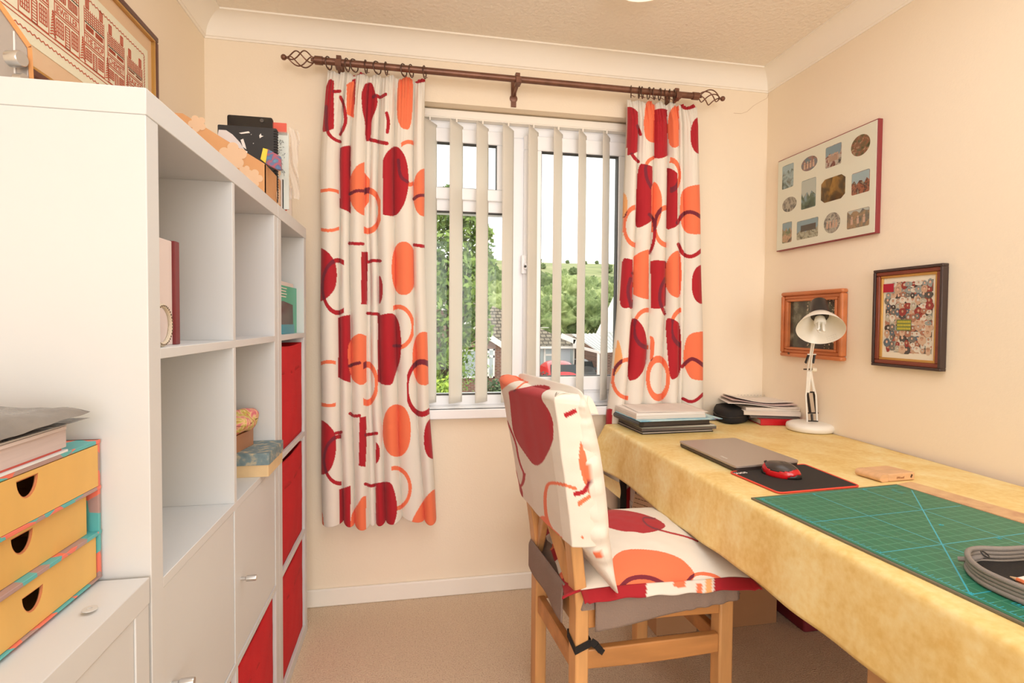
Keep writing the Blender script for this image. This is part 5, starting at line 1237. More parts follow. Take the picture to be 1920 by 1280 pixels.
pm = [photo_mat(0, [(60, 64, 52), (104, 116, 112), (170, 186, 192), (120, 120, 110)]), photo_mat(1, [(70, 72, 70), (160, 110, 100), (110, 128, 140), (196, 170, 150)]),
      photo_mat(2, [(40, 44, 42), (150, 92, 84), (206, 190, 178), (70, 74, 70)], 60), photo_mat(3, [(58, 72, 44), (110, 104, 78), (150, 100, 78), (196, 186, 150)], 55),
      photo_mat(4, [(56, 64, 52), (92, 108, 88), (140, 160, 172), (180, 160, 130)]), photo_mat(5, [(66, 48, 34), (96, 72, 42), (176, 128, 64), (90, 68, 48)], 16),
      photo_mat(6, [(90, 66, 60), (176, 110, 84), (70, 54, 52), (206, 186, 156)], 60), photo_mat(7, [(84, 80, 78), (132, 122, 116), (190, 176, 160), (70, 66, 62)], 42),
      photo_mat(8, [(96, 94, 80), (150, 140, 120), (188, 180, 160), (80, 72, 66)], 50), photo_mat(9, [(92, 88, 92), (140, 134, 128), (200, 190, 176), (70, 62, 60)], 46),
      photo_mat(10, [(96, 98, 104), (132, 124, 110), (176, 146, 114), (108, 104, 100)], 40), photo_mat(11, [(62, 74, 52), (112, 118, 88), (204, 160, 130), (60, 52, 48)], 34)]
s5 = 1/4.74
def q5(P_): return [(1430+x*s5, 210+y*s5) for x, y in P_]
PH = [('r', [(175, 488), (274, 449), (276, 662), (176, 686)], 0), ('e', [(345, 395), (487, 395), (487, 520), (345, 520)], 1), ('r', [(559, 318), (701, 269), (701, 460), (562, 500)], 2), ('e', [(787, 215), (957, 190), (957, 375), (787, 400)], 3),
      ('r', [(345, 615), (473, 578), (473, 838), (346, 866)], 4), ('o', [(520, 605), (735, 548), (735, 760), (520, 812)], 5), ('r', [(790, 548), (955, 505), (950, 700), (794, 743)], 6), ('e', [(176, 765), (302, 745), (302, 875), (176, 895)], 7),
      ('r', [(303, 975), (494, 930), (493, 1100), (306, 1140)], 8), ('e', [(545, 900), (690, 885), (690, 1065), (545, 1085)], 9), ('r', [(752, 885), (950, 838), (948, 1000), (750, 1048)], 10), ('r', [(175, 990), (260, 970), (258, 1150), (177, 1170)], 11)]
for kind, P_, i in PH:
    W_ = [rp(u, v, XP) for u, v in q5(P_)]; ya = (W_[0].y+W_[3].y)/2; yb2 = (W_[1].y+W_[2].y)/2; za = (W_[0].z+W_[1].z)/2; zb2 = (W_[2].z+W_[3].z)/2
    cy, cz, ry, rz = (ya+yb2)/2, (za+zb2)/2, abs(ya-yb2)/2, abs(za-zb2)/2
    if kind == 'e': pts = [(cy+ry*math.cos(t*math.pi/16), cz+rz*math.sin(t*math.pi/16)) for t in range(32)]
    elif kind == 'o': k = .32; pts = [(cy-ry, cz-rz*(1-k)), (cy-ry*(1-k), cz-rz), (cy+ry*(1-k), cz-rz), (cy+ry, cz-rz*(1-k)), (cy+ry, cz+rz*(1-k)), (cy+ry*(1-k), cz+rz), (cy-ry*(1-k), cz+rz), (cy-ry, cz+rz*(1-k))]
    else: pts = [(p.x, p.y) for p in round_poly([Vector((cy-ry, cz-rz)), Vector((cy+ry, cz-rz)), Vector((cy+ry, cz+rz)), Vector((cy-ry, cz+rz))], .006)]
    B().prism([(XP-.0008, a_, c_) for a_, c_ in pts], (.0004, 0, 0)).build('photograph', pm[i], mp_, smooth=0)
    if i in (0, 2, 4, 6, 8, 10, 11):      # printed sky over the landscape
        fr_ = {0: .30, 2: .42, 4: .50, 6: .45, 8: .55, 10: .12, 11: .35}[i]; n_ = 7; lo_ = [(cy-ry*.97+ry*1.94*k/n_, cz+rz*(1-2*fr_)+rz*.22*math.sin(k*2.3+i)) for k in range(n_+1)]
        B().prism([(XP-.0012, a_, c_) for a_, c_ in lo_]+[(XP-.0012, cy+ry*.97, cz+rz*.96), (XP-.0012, cy-ry*.97, cz+rz*.96)], (.0003, 0, 0)).build('printed_sky', mat('printed_sky_%d' % (i % 3), [(164, 182, 190), (190, 192, 186), (140, 160, 172)][i % 3], rough=.3), mp_, smooth=0)
    if i == 8: B().box(XP-.0016, XP-.0012, cy-ry*.8, cy+ry*.6, cz-rz*.2, cz+rz*.45).build('printed_signboard', mat('printed_dark_sign', (92, 82, 76), rough=.4), mp_)
    # little standing figures in the group photographs
    if i in (1, 2, 9, 10):
        fb_ = B(); n_ = {1: 4, 2: 6, 9: 4, 10: 3}[i]
        for k in range(n_):
            yy_ = cy+ry*(-.55+1.1*k/(n_-1)); zz_ = cz-rz*.15
            fb_.sphere((XP-.001, yy_, zz_+.011), .0042, (.12, 1, 1), 10, 6).box(XP-.0014, XP-.0009, yy_-.005, yy_+.005, zz_-.014, zz_+.006)
        fb_.build('printed_figures', mat('pale_printed_figure', (206, 168, 148), rough=.4), mp_)
B().box(XP-.0022, XP-.0016, y0+.003, y1-.003, z0+.003, z1-.003).build('cover_glass', M['glass'], mp_, smooth=0)
# pine frame behind the lamp
XQ = 1.566
def framed(name, label, P_, xq, depth_steps, inner_m, inner_name):
    W_ = [rp(u, v, xq) for u, v in P_]; y1 = (W_[0].y+W_[3].y)/2; y0 = (W_[1].y+W_[2].y)/2; z1 = (W_[0].z+W_[1].z)/2; z0 = (W_[2].z+W_[3].z)/2
    o = thing(name, (XR, (y0+y1)/2, z0), label, 'picture'); w0 = 0
    for nm, w_, x_, m_, bv in depth_steps:
        frame_ring(B(), y0+w0, y1-w0, z0+w0, z1-w0, w_, x_, XR-.0008).build(nm, m_, o, bevel=bv); w0 += w_-.0008
    B().box(XR-.010, XR-.008, y0+w0-.002, y1-w0+.002, z0+w0-.002, z1-w0+.002).build(inner_name, inner_m, o, smooth=0)
    return o, y0, y1, z0, z1, w0
pine = mat('orange_pine_wood', (204, 122, 74), rough=.38, var=.16, vscale=26, stretch=(1, .25, 1))
dark = ramp_mat('dark_foliage_photo', [(58, 54, 50), (66, 60, 56), (84, 84, 70), (150, 150, 130)], scale=16, rough=.2, detail=8)
o, y0, y1, z0, z1, w0 = framed('pine_picture', 'orange pine framed dark photograph of blossom hanging behind the desk lamp', [(1461, 549), (1576, 540), (1578, 676), (1463, 668)], XQ,
    [('outer_moulding', .016, XQ+.002, pine, .006), ('inner_moulding', .016, XQ+.010, pine, .004), ('inner_lip', .010, XQ+.005, pine, .003)], dark, 'photograph')
b = B(); rr = random.Random(5)
for k in range(80):
    yy_ = y0+w0+(y1-y0-2*w0)*(rr.choice((rr.uniform(.02, .16), rr.uniform(.45, .62))) if k % 2 else rr.uniform(.05, .62)); zz_ = z0+w0+(z1-z0-2*w0)*(rr.uniform(.6, 1) if k % 3 else rr.uniform(0, .3)); r_ = rr.uniform(.0015, .0045)
    b.add([(XR-.0105, yy_-r_, zz_), (XR-.0105, yy_, zz_-r_*.8), (XR-.0105, yy_+r_, zz_+r_*.3), (XR-.0105, yy_, zz_+r_)], [(0, 1, 2, 3)])
b.build('printed_blossom', mat('printed_blossom_cream', (206, 190, 162), rough=.4), o, smooth=0)
p_ = rp(1478, 662, XQ); B().prism([(XQ+.0015, p_.y+.006*math.cos(t*.785)*(1+.3*(t % 2)), p_.z+.005*math.sin(t*.785)) for t in range(8)], (.0006, 0, 0)).build('wood_knot', mat('dark_wood_knot', (84, 50, 30), rough=.5), o)
# dark collage frame
XC = 1.572
mah = mat('mahogany_moulding', (128, 62, 44), rough=.3, var=.12, vscale=18); dkm = mat('dark_outer_moulding', (66, 50, 46), rough=.3)
o, y0, y1, z0, z1, w0 = framed('collage_picture', 'dark wood and gilt framed collage of many small portraits on the right wall', [(1636, 507), (1766, 493), (1764, 696), (1634, 685)], XC,
    [('outer_moulding', .009, XC, dkm, .002), ('mahogany_band', .014, XC+.004, mah, .003), ('gilt_slip', .009, XC+.009, M['gold'], .002)], mat('cream_collage_paper', (232, 222, 202), rough=.5), 'collage_sheet')
B().box(XR-.0103, XR-.0100, y0+w0+.010, y1-w0-.010, z0+w0+.020, z1-w0-.016).build('collage_ground', ramp_mat('scrap_print_mix', [(120, 108, 98), (204, 168, 140), (228, 220, 206), (74, 70, 68), (176, 96, 80), (150, 156, 150), (222, 214, 200)], scale=90, rough=.5, kind='voronoi'), o, smooth=0)
iy0, iy1, iz0, iz1 = y0+w0+.012, y1-w0-.012, z0+w0+.022, z1-w0-.018
pal = [(120, 116, 108), (196, 160, 134), (214, 206, 192), (84, 80, 76), (172, 120, 96), (150, 156, 152), (96, 110, 120), (188, 180, 160), (150, 60, 54), (222, 212, 196), (70, 62, 58), (206, 176, 150)]
rr = random.Random(9); nx_, nz_ = 9, 13
for jz in range(nz_):
    for iy in range(nx_):
        cy = iy0+(iy1-iy0)*(iy+.5)/nx_+rr.uniform(-.003, .003); cz = iz0+(iz1-iz0)*(jz+.5)/nz_+rr.uniform(-.003, .003); ry = (iy1-iy0)/nx_*rr.uniform(.40, .85); rz = (iz1-iz0)/nz_*rr.uniform(.40, .9); lay = .0004+.00012*((iy*7+jz*5) % 9)
        pts = [(XR-.0104-lay, cy+ry*math.cos(t*math.pi/5+rr.uniform(-.2, .2)), cz+rz*math.sin(t*math.pi/5)) for t in range(10)]
        if (iy+jz) % 9 == 0 or jz*nx_+iy > 400: pass
        cutb = B().prism(pts, (.0001, 0, 0)); h_ = rz*.34
        cutb.slot(1).prism([(XR-.0107-lay, cy+h_*.8*math.cos(t*math.pi/4), cz+rz*.15+h_*math.sin(t*math.pi/4)) for t in range(8)], (.0001, 0, 0))
        cutb.slot(2).prism([(XR-.0106-lay, cy-h_*.9, cz+rz*.15), (XR-.0106-lay, cy+h_*.9, cz+rz*.15), (XR-.0106-lay, cy+h_*.8, cz+rz*.15+h_*1.15), (XR-.0106-lay, cy-h_*.8, cz+rz*.15+h_*1.15)], (.0001, 0, 0))
        k = rr.randrange(12)
        if jz*nx_+iy < 98:
            cutb.build('cut_out', [mat('cut_print_%d' % k, pal[k], rough=.5), mat('cut_face_%d' % (k % 3), [(222, 180, 156), (208, 202, 194), (196, 150, 124)][k % 3], rough=.5), mat('cut_hair_%d' % (k % 3), [(82, 56, 42), (50, 48, 48), (130, 90, 56)][k % 3], rough=.5)], o, smooth=0)
        else:
            if jz*nx_+iy == 98: rest = B()
            rest.v += []; n_ = len(rest.v); rest.v += cutb.v; rest.f += [tuple(i+n_ for i in f) for f in cutb.f]; rest.m += [m__ if m__ else k % 4 + 3 for m__ in cutb.m]
q = rest.build('cut_outs', [mat('cut_print_0', pal[0]), mat('cut_face_0', pal[0]), mat('cut_hair_0', pal[0]), mat('cut_print_2', pal[2]), mat('cut_print_5', pal[5]), mat('cut_print_8', (170, 34, 54), rough=.5), mat('cut_print_1', pal[1])], o, smooth=0); q['kind'] = 'stuff'
c_ = rp(1695, 608, XR-.012); b = B()
b.box(XR-.0135, XR-.0131, c_.y-.026, c_.y+.026, c_.z-.020, c_.z+.016); b.build('team_photo', mat('team_photo_green', (112, 124, 66), rough=.4), o)
b = B()
for r_ in range(3):
    for k in range(8): b.box(XR-.0138, XR-.0135, c_.y-.024+.006*k, c_.y-.020+.006*k, c_.z-.017+.011*r_, c_.z-.010+.011*r_)
b.build('team_shirts', mat('team_shirt_yellow', (206, 190, 62), rough=.4), o, smooth=0)
c_ = rp(1666, 541, XR-.012); B().box(XR-.0128, XR-.0126, c_.y-.020, c_.y+.024, c_.z-.012, c_.z+.016).build('red_portrait', mat('red_portrait_print', (176, 24, 52), rough=.4), o)
# ================================================================ desk lamp
LB = onz(1518.5, 806, ZD+.001); lp = thing('desk_lamp', (LB.x, LB.y, ZD), 'white sprung-arm desk lamp with a round base in front of the pine picture', 'lamp')
wl = mat('white_lamp_enamel', (240, 236, 228), rough=.25)
B().lathe([(.078, 0), (.084, .003), (.086, .016), (.083, .025), (.070, .031), (.045, .033), (.0, .034)], (LB.x, LB.y, ZD+.0012), (0, 0, 1), 56).build('base', wl, lp, smooth=60)
dist0 = (LB-CO).dot(CF)
def LP(u, v, dd=0): return ondep(u, v, dist0+dd)
bz = ZD+.033
# lower arm: two rods with dark springs between
A0 = LP(1513.5, 793); A1 = LP(1532, 793); A0.z = A1.z = bz+.002
def rod(b, pts, r): b.tube(pts, r, 8)
b = B()
rod(b, [A0, LP(1511, 740, -.01), LP(1512.5, 728, -.015), LP(1514.5, 695, -.03)], .0034); rod(b, [A1, LP(1530, 740, -.01), LP(1526, 726, -.015), LP(1520.5, 695, -.03)], .0034)
b.tube([LP(1515, 735, -.012), LP(1519, 695, -.03)], .0062, 8).tube([LP(1526, 733, -.012), LP(1519.5, 695, -.03)], .0048, 8)
b.build('lower_arm', wl, lp)
def spring(p, q, r, nm='spring'):
    p = Vector(p); q = Vector(q); d_ = (q-p); L0 = d_.length; d_.normalize(); u_ = d_.orthogonal().normalized(); w_ = d_.cross(u_); n_ = int(L0/.0024); pts = []
    for i in range(n_*6+1): t = i/(n_*6); a_ = t*n_*2*math.pi; pts.append(p+d_*L0*t+(u_*math.cos(a_)+w_*math.sin(a_))*r)
    return B().tube(pts, .0016, 5).cyl(p, q, r*.8, n=8).build(nm, mat('dark_spring_steel', (62, 56, 52), rough=.35, metal=.6), lp)
spring(LP(1514, 737), LP(1519, 773), .0042); spring(LP(1526.5, 737), LP(1531, 773), .0042)
B().beam(LP(1511, 735), LP(1529, 735), .004, .006).beam(LP(1514, 791), LP(1533, 791), .008, .012).tube([LP(1522, 776), LP(1523, 791)], .0045, 8).cyl(LP(1513, 774), LP(1534, 774), .003).build('spring_bracket', mat('dark_lamp_bracket', (60, 54, 50), rough=.4, metal=.4), lp)
# joint and knob
B().cyl(LP(1507, 692, -.03), LP(1524, 692, -.03), .0028).build('joint_bolt', mat('dark_lamp_bolt', (70, 64, 58), rough=.4, metal=.6), lp)
B().cyl(LP(1522, 692, -.03), LP(1529.5, 693, -.03), .0088, n=20).build('tension_knob', mat('cream_knob', (238, 228, 206), rough=.4), lp)
# upper arm towards the head
HD = -.20
b = B()
b.tube([LP(1514, 694, -.03), LP(1519, 665, -.07), LP(1523, 640, -.10), LP(1530, 600, -.14)], .0030, 8).tube([LP(1520, 694, -.03), LP(1522.5, 665, -.07), LP(1527, 640, -.10), LP(1534, 600, -.14)], .0030, 8).beam(LP(1514, 664, -.07), LP(1530, 664, -.07), .004, .004)
b.build('upper_arm', wl, lp)
spring(LP(1516, 665, -.07), LP(1510.5, 680, -.05), .0034); spring(LP(1527.5, 665, -.07), LP(1524.5, 680, -.05), .0034)
# shade: opening centre, axis leaning down towards the viewer
oc = LP(1538.5, 617.5, HD); view = (CO-oc).normalized()
dn = Vector((0, 0, -1)); rgt = CX.copy()
th_ = math.radians(46); upv = (Vector((0, 0, 1))-view*view.z).normalized()
ax = (view*math.cos(th_)-upv*math.sin(th_)); ax = (ax+rgt*.06).normalized()       # opening direction
Rr = 41/CAM['f']*(dist0+HD)
prof = [(Rr, .0), (Rr*.985, -.004), (Rr*.80, -.030), (Rr*.55, -.056), (Rr*.38, -.068), (Rr*.36, -.070), (Rr*.345, -.068), (Rr*.53, -.054), (Rr*.78, -.028), (Rr*.965, -.003)]
def openlathe(prof, o_, ax_, n=56):
    q_ = Vector(ax_).to_track_quat('Z', 'Y'); X_ = q_ @ Vector((1, 0, 0)); Y_ = q_ @ Vector((0, 1, 0)); vs = [Vector(o_)+Vector(ax_)*h+(X_*math.cos(2*math.pi*i/n)+Y_*math.sin(2*math.pi*i/n))*r for r, h in prof for i in range(n)]
    m_ = len(prof); return B().add(vs, [(j*n+i, j*n+(i+1) % n, ((j+1) % m_)*n+(i+1) % n, ((j+1) % m_)*n+i) for j in range(m_) for i in range(n)])
openlathe(prof, oc, ax).build('lamp_shade', mat('cream_lamp_enamel', (238, 232, 220), rough=.3), lp, smooth=50)
blk = mat('black_lamp_housing', (46, 40, 38), rough=.4)
B().lathe([(Rr*.40, -.066), (Rr*.41, -.076), (Rr*.36, -.130), (Rr*.33, -.138), (0, -.139)], oc, ax, 40).build('lamp_housing', blk, lp, smooth=50)
B().lathe([(Rr*.33, -.069), (Rr*.33, -.060), (.0, -.058)], oc, ax, 32).build('socket', blk, lp)
bm_ = mat('white_bulb_glass', (246, 244, 238), rough=.3)
bu = B().lathe([(.012, -.060), (.0165, -.056), (.0195, -.040), (.0195, -.032), (.015, -.026), (.0, -.026)], oc, ax, 28)
q_ = ax.to_track_quat('Z', 'Y')
bulb = bu.build('energy_saving_bulb', bm_, lp, smooth=50)
tb_ = B()
for k in range(3):
    a0 = k*2*math.pi/3+.4; c0_ = q_ @ Vector((math.cos(a0-.38), math.sin(a0-.38), 0))*.0115; c1_ = q_ @ Vector((math.cos(a0+.38), math.sin(a0+.38), 0))*.0115
    lo = -.028; hi = .006-.004*k; pts = [oc+ax*lo+c0_, oc+ax*hi+c0_, oc+ax*(hi+.004)+c0_.lerp(c1_, .3), oc+ax*(hi+.004)+c0_.lerp(c1_, .7), oc+ax*hi+c1_, oc+ax*lo+c1_]; tb_.tube(pts, .0040, 10)
tb_.build('bulb_tubes', bm_, bulb, smooth=60)
# small printed warning inside the shade
b = B(); xa = (rgt-ax*rgt.dot(ax)).normalized(); 
for r_ in range(3):
    for k in range(5):
        a_ = LP(1549+k*4.0+r_*1.2, 632-k*1.4+r_*3.4, HD+.010); b.beam(a_, a_+xa*.0052+Vector((0, 0, .0012)), .0004, .0011, view)
b.build('printed_warning', mat('grey_print', (120, 112, 104), rough=.6), lp, smooth=0)
B().tube([LP(1530, 603, -.145), oc-ax*.075], .005, 8).build('head_joint', wl, lp)
# ================================================================ things on the desk
def W2(u, v, z): p = onz(u, v, z); return (p.x, p.y)
def slabs(name, label, cat, layers, group=None):
    # layers: (part name, quad, z0, z1, material, rounding)
    q0 = layers[0][1]; o = thing(name, (sum(p[0] for p in q0)/4, sum(p[1] for p in q0)/4, layers[0][2]), label, cat, group)
    for nm, q_, z0, z1, m_, r_ in layers: B().slab(q_, z0, z1, r_).build(nm, m_, o, bevel=.0006)
    return o
# laptop
zt_ = ZD+.0195; LQ = [W2(1272, 826, zt_), W2(1380, 874, zt_), W2(1500, 863, zt_), W2(1378, 820, zt_)]
lap = thing('laptop', (LQ[0][0]+.1, LQ[1][1]+.1, ZD+.001), 'closed slim grey laptop lying on the yellow tablecloth', 'laptop')
c_ = Vector((sum(p[0] for p in LQ)/4, sum(p[1] for p in LQ)/4)); LQs = [tuple(c_+(Vector(p)-c_)*.985) for p in LQ]
B().slab(LQs, ZD+.0028, ZD+.0125, .012).build('base_unit', mat('dark_laptop_base', (58, 46, 42), rough=.4), lap, bevel=.0015)
B().slab(LQ, ZD+.0130, zt_, .014).build('lid', mat('grey_brushed_lid', (172, 158, 148), rough=.35, metal=.35), lap, bevel=.001)
for k in (0, 1, 2, 3): B().cyl((*(c_+(Vector(LQ[k])-c_)*.85), ZD+.001), (*(c_+(Vector(LQ[k])-c_)*.85), ZD+.003), .006, n=14).build('rubber_foot', M['blackp'], lap)
d1 = (Vector(LQ[1])-Vector(LQ[0])).normalized(); d2 = (Vector(LQ[3])-Vector(LQ[0])).normalized(); t_ = Vector(LQ[0]).lerp(Vector(LQ[1]), .66)+d2*.022
textmesh('Lenovo', .011, (t_.x, t_.y, zt_+.0001), (d1.x, d1.y, 0), (d2.x, d2.y, 0), 'lid_logo', mat('silver_logo', (226, 220, 212), rough=.3), lap, off=.0002)
# mouse mat
zt_ = ZD+.004; MQ = [W2(1365, 884, zt_), W2(1460, 924.5, zt_), W2(1616, 911, zt_), W2(1508, 869, zt_)]
mm = thing('mouse_mat', (MQ[1][0], MQ[1][1]+.08, ZD+.001), 'black mouse mat with a stitched red border beside the laptop', 'mouse mat')
c_ = Vector((sum(p[0] for p in MQ)/4, sum(p[1] for p in MQ)/4)); IN = [tuple(c_+(Vector(p)-c_)*.965) for p in MQ]
B().slab(IN, ZD+.001, ZD+.0040, .012).build('mat_surface', mat('black_mat_cloth', (40, 35, 33), rough=.9, bump=.2, bscale=900), mm)
bp2 = round_poly([Vector(p) for p in [tuple(c_+(Vector(p)-c_)*.975) for p in MQ]], .014); B().tube([(p.x, p.y, ZD+.0032) for p in bp2], .0024, 8, closed=True).build('stitched_border', mat('red_orange_stitching', (226, 76, 56), rough=.7), mm)
d2 = (Vector(MQ[3])-Vector(MQ[0])).normalized(); d1 = Vector((-d2.y, d2.x)); 
p_ = onz(1378, 889, zt_); textmesh('OUOS', .016, (p_.x, p_.y, ZD+.0041), (d2.x, d2.y, 0), (d1.x, d1.y, 0), 'mat_logo', mat('white_mat_print', (226, 214, 208), rough=.6), mm, off=.0002, bold=.0006)
# mouse
mc = onz(1475, 893, ZD+.004); ms = thing('computer_mouse', (mc.x, mc.y, ZD+.004), 'black and red wireless mouse sitting on the mouse mat', 'mouse')
def mouse_f(red):
    Lm, Wm, Hm = .052, .031, .037; dirx = Vector((.55, -.83, 0)).normalized(); diry = Vector((-dirx.y, dirx.x, 0)); o_ = Vector((mc.x-.008, mc.y+.012, ZD+.0045))
    def f(u, v):
        a = u*2*math.pi; ph = v*math.pi/2; r = math.cos(ph)**.55; x_ = math.cos(a)*r; y_ = math.sin(a)*r*(1-.12*math.cos(a*2)); z_ = math.sin(ph)**.8*(1-.28*max(0, x_)**2)
        return o_+dirx*x_*Lm+diry*y_*Wm+Vector((0, 0, z_*Hm))
    return f
mf_ = mouse_f(0); b = B(); nu, nv = 48, 18
b.v = [tuple(mf_(i/nu, j/nv)) for j in range(nv+1) for i in range(nu)]
def mid(j, i):
    v = (j+.5)/nv; a = (i+.5)/nu*2*math.pi; wv = .24+.16*math.cos(a*2+.2)
    return 1 if wv-.16 < v < wv+.15 else (2 if v >= wv+.15 else 0)
for j in range(nv):
    for i in range(nu): b.f.append((j*nu+i, j*nu+(i+1) % nu, (j+1)*nu+(i+1) % nu, (j+1)*nu+i)); b.m.append(mid(j, i))
def sub(bb, k, name, m_):
    c = B(); c.v = bb.v; c.f = [f for f, q in zip(bb.f, bb.m) if q == k]; c.m = [0]*len(c.f)
    q = c.build(name, m_, ms, smooth=60, fix=False); sm = q.modifiers.new('t', 'SOLIDIFY'); sm.thickness = .001
    return q
sub(b, 0, 'lower_body', M['blackp']); sub(b, 1, 'red_band', mat('glossy_red_plastic', (200, 22, 30), rough=.12)); tp = sub(b, 2, 'top_shell', mat('dark_mouse_top', (66, 58, 54), rough=.3))
w_ = Vector(mf_(.5, .55)); B().sphere(w_, .006, (1, .4, .6)).build('scroll_wheel', M['blackp'], ms)
# cutting mat
zt_ = ZD+.0045; A_ = Vector(W2(1407.6, 932.2, zt_)); D_ = Vector(W2(1680.9, 906.9, zt_)); uu = (D_-A_).normalized(); vv = Vector((uu.y, -uu.x)); CW, CL = (D_-A_).length, .615
cmo = thing('cutting_mat', (A_.x+.2, A_.y-.3, ZD+.001), 'green self-healing cutting mat with a cyan ruled grid on the desk', 'cutting mat')
def mp(a, c, z=zt_): p = A_+uu*a+vv*c; return (p.x, p.y, z)
rim_ = [mp(0, 0), mp(CW, 0), mp(CW, CL), mp(0, CL)]
B().slab([p[:2] for p in rim_], ZD+.001, zt_-.0004, .002).build('backing_sheet', mat('grey_brown_mat_edge', (112, 104, 86), rough=.6), cmo)
gm = bpy.data.materials.new('green_mat_grid'); gm.use_nodes = True; N = gm.node_tree.nodes; L = gm.node_tree.links; p = N['Principled BSDF']; p.inputs['Roughness'].default_value = .45
uvn = N.new('ShaderNodeUVMap'); sp_ = N.new('ShaderNodeSeparateXYZ'); L.new(uvn.outputs[0], sp_.inputs[0])
def mth(op, a, b=None, c=None):
    n = N.new('ShaderNodeMath'); n.operation = op
    for i, x in enumerate((a, b, c)):
        if x is None: continue
        if isinstance(x, (int, float)): n.inputs[i].default_value = x
        else: L.new(x, n.inputs[i])
    return n.outputs[0]
X_, Y_ = sp_.outputs[0], sp_.outputs[1]     # in inches from the ruled corner
def gl_(x, per, w): return mth('LESS_THAN', mth('PINGPONG', x, per/2), w)
fine = mth('MAXIMUM', gl_(X_, 1, .030), gl_(Y_, 1, .030)); big = mth('MAXIMUM', gl_(X_, 6, .045), gl_(Y_, 6, .045))
di = mth('LESS_THAN', mth('ABSOLUTE', mth('SUBTRACT', mth('ADD', X_, Y_), 18.0)), .07); di2 = mth('LESS_THAN', mth('ABSOLUTE', mth('SUBTRACT', X_, mth('MULTIPLY', mth('SUBTRACT', Y_, 4), .5774))), .04)
inside = mth('MULTIPLY', mth('MULTIPLY', mth('GREATER_THAN', X_, -.02), mth('LESS_THAN', X_, 16.52)), mth('MULTIPLY', mth('GREATER_THAN', Y_, -.02), mth('LESS_THAN', Y_, 23.02)))
tick = mth('MULTIPLY', gl_(Y_, .25, .022), mth('MULTIPLY', mth('GREATER_THAN', X_, -.02), mth('LESS_THAN', X_, .22)))
tick2 = mth('MULTIPLY', gl_(Y_, .5, .025), mth('MULTIPLY', mth('GREATER_THAN', X_, -.02), mth('LESS_THAN', X_, .42)))
m1 = mth('MULTIPLY', fine, inside); m2 = mth('MULTIPLY', mth('MAXIMUM', mth('MAXIMUM', big, di), mth('MAXIMUM', mth('MULTIPLY', di2, .6), mth('MAXIMUM', tick, tick2))), inside)
def mixc(f, a, c):
    n = N.new('ShaderNodeMix'); n.data_type = 'RGBA'; L.new(f, n.inputs[0])
    for i, x in ((6, a), (7, c)):
        if isinstance(x, tuple): n.inputs[i].default_value = x
        else: L.new(x, n.inputs[i])
    return n.outputs[2]
col = mixc(m1, rgb(42, 116, 88), rgb(82, 152, 124)); col = mixc(m2, col, rgb(52, 168, 190)); L.new(col, p.inputs['Base Color'])
g = B().slab([mp(.006, .006)[:2], mp(CW-.006, .006)[:2], mp(CW-.006, CL-.006)[:2], mp(.006, CL-.006)[:2]], zt_-.0004, zt_+.0004)
go = g.build('green_surface', gm, cmo, smooth=0); uvl = go.data.uv_layers.new(name='UVMap')
for lpp in go.data.loops:
    co = go.data.vertices[lpp.vertex_index].co; r_ = Vector((co.x, co.y))-A_; uvl.data[lpp.index].uv = ((r_.dot(uu)-.014)/.0254, (r_.dot(vv)-.014)/.0254)
cy_m = mat('cyan_mat_print', (52, 176, 198), rough=.5)
b = B()
for i in range(1, 18):
    pass
for txt, a, c in (('0', .016, .016), ('6', .012, .160), ('12', .012, .312), ('18', .012, .464), ('6', .165, .012), ('12', .318, .012), ('45', .26, .24), ('60', .30, .32)):
    q_ = mp(a, c+.008); textmesh(txt, .011, (q_[0], q_[1], zt_+.0004), (uu.x, uu.y, 0), (-vv.x, -vv.y, 0), 'ruler_number', cy_m, cmo, off=.0002)
b = B(); zz_ = zt_+.0006
for (a, c, w_, h_) in ((.395, .030, .022, .0016), (.385, .037, .030, .0022), (.395, .044, .022, .0016)):
    P_ = [mp(a, c, zz_), mp(a, c+w_, zz_), mp(a+h_, c+w_, zz_), mp(a+h_, c, zz_)]; b.add(P_, [(0, 1, 2, 3)])
b.build('corner_emblem', cy_m, cmo, smooth=0)
b = B()
for (a, c) in ((.045, .505), (.045, .56)):
    for (x0_, y0_, x1_, y1_) in ((0, 0, .0012, .045), (.014, 0, .0152, .045), (0, 0, .015, .0012), (0, .044, .015, .0452)):
        b.add([mp(a+x0_, c+y0_, zz_), mp(a+x1_, c+y0_, zz_), mp(a+x1_, c+y1_, zz_), mp(a+x0_, c+y1_, zz_)], [(0, 1, 2, 3)])
    for k in range(6): b.add([mp(a+.004, c+.005+k*.006, zz_), mp(a+.011, c+.005+k*.006, zz_), mp(a+.011, c+.008+k*.006, zz_), mp(a+.004, c+.008+k*.006, zz_)], [(0, 1, 2, 3)])
b.build('boxed_print', cy_m, cmo, smooth=0)
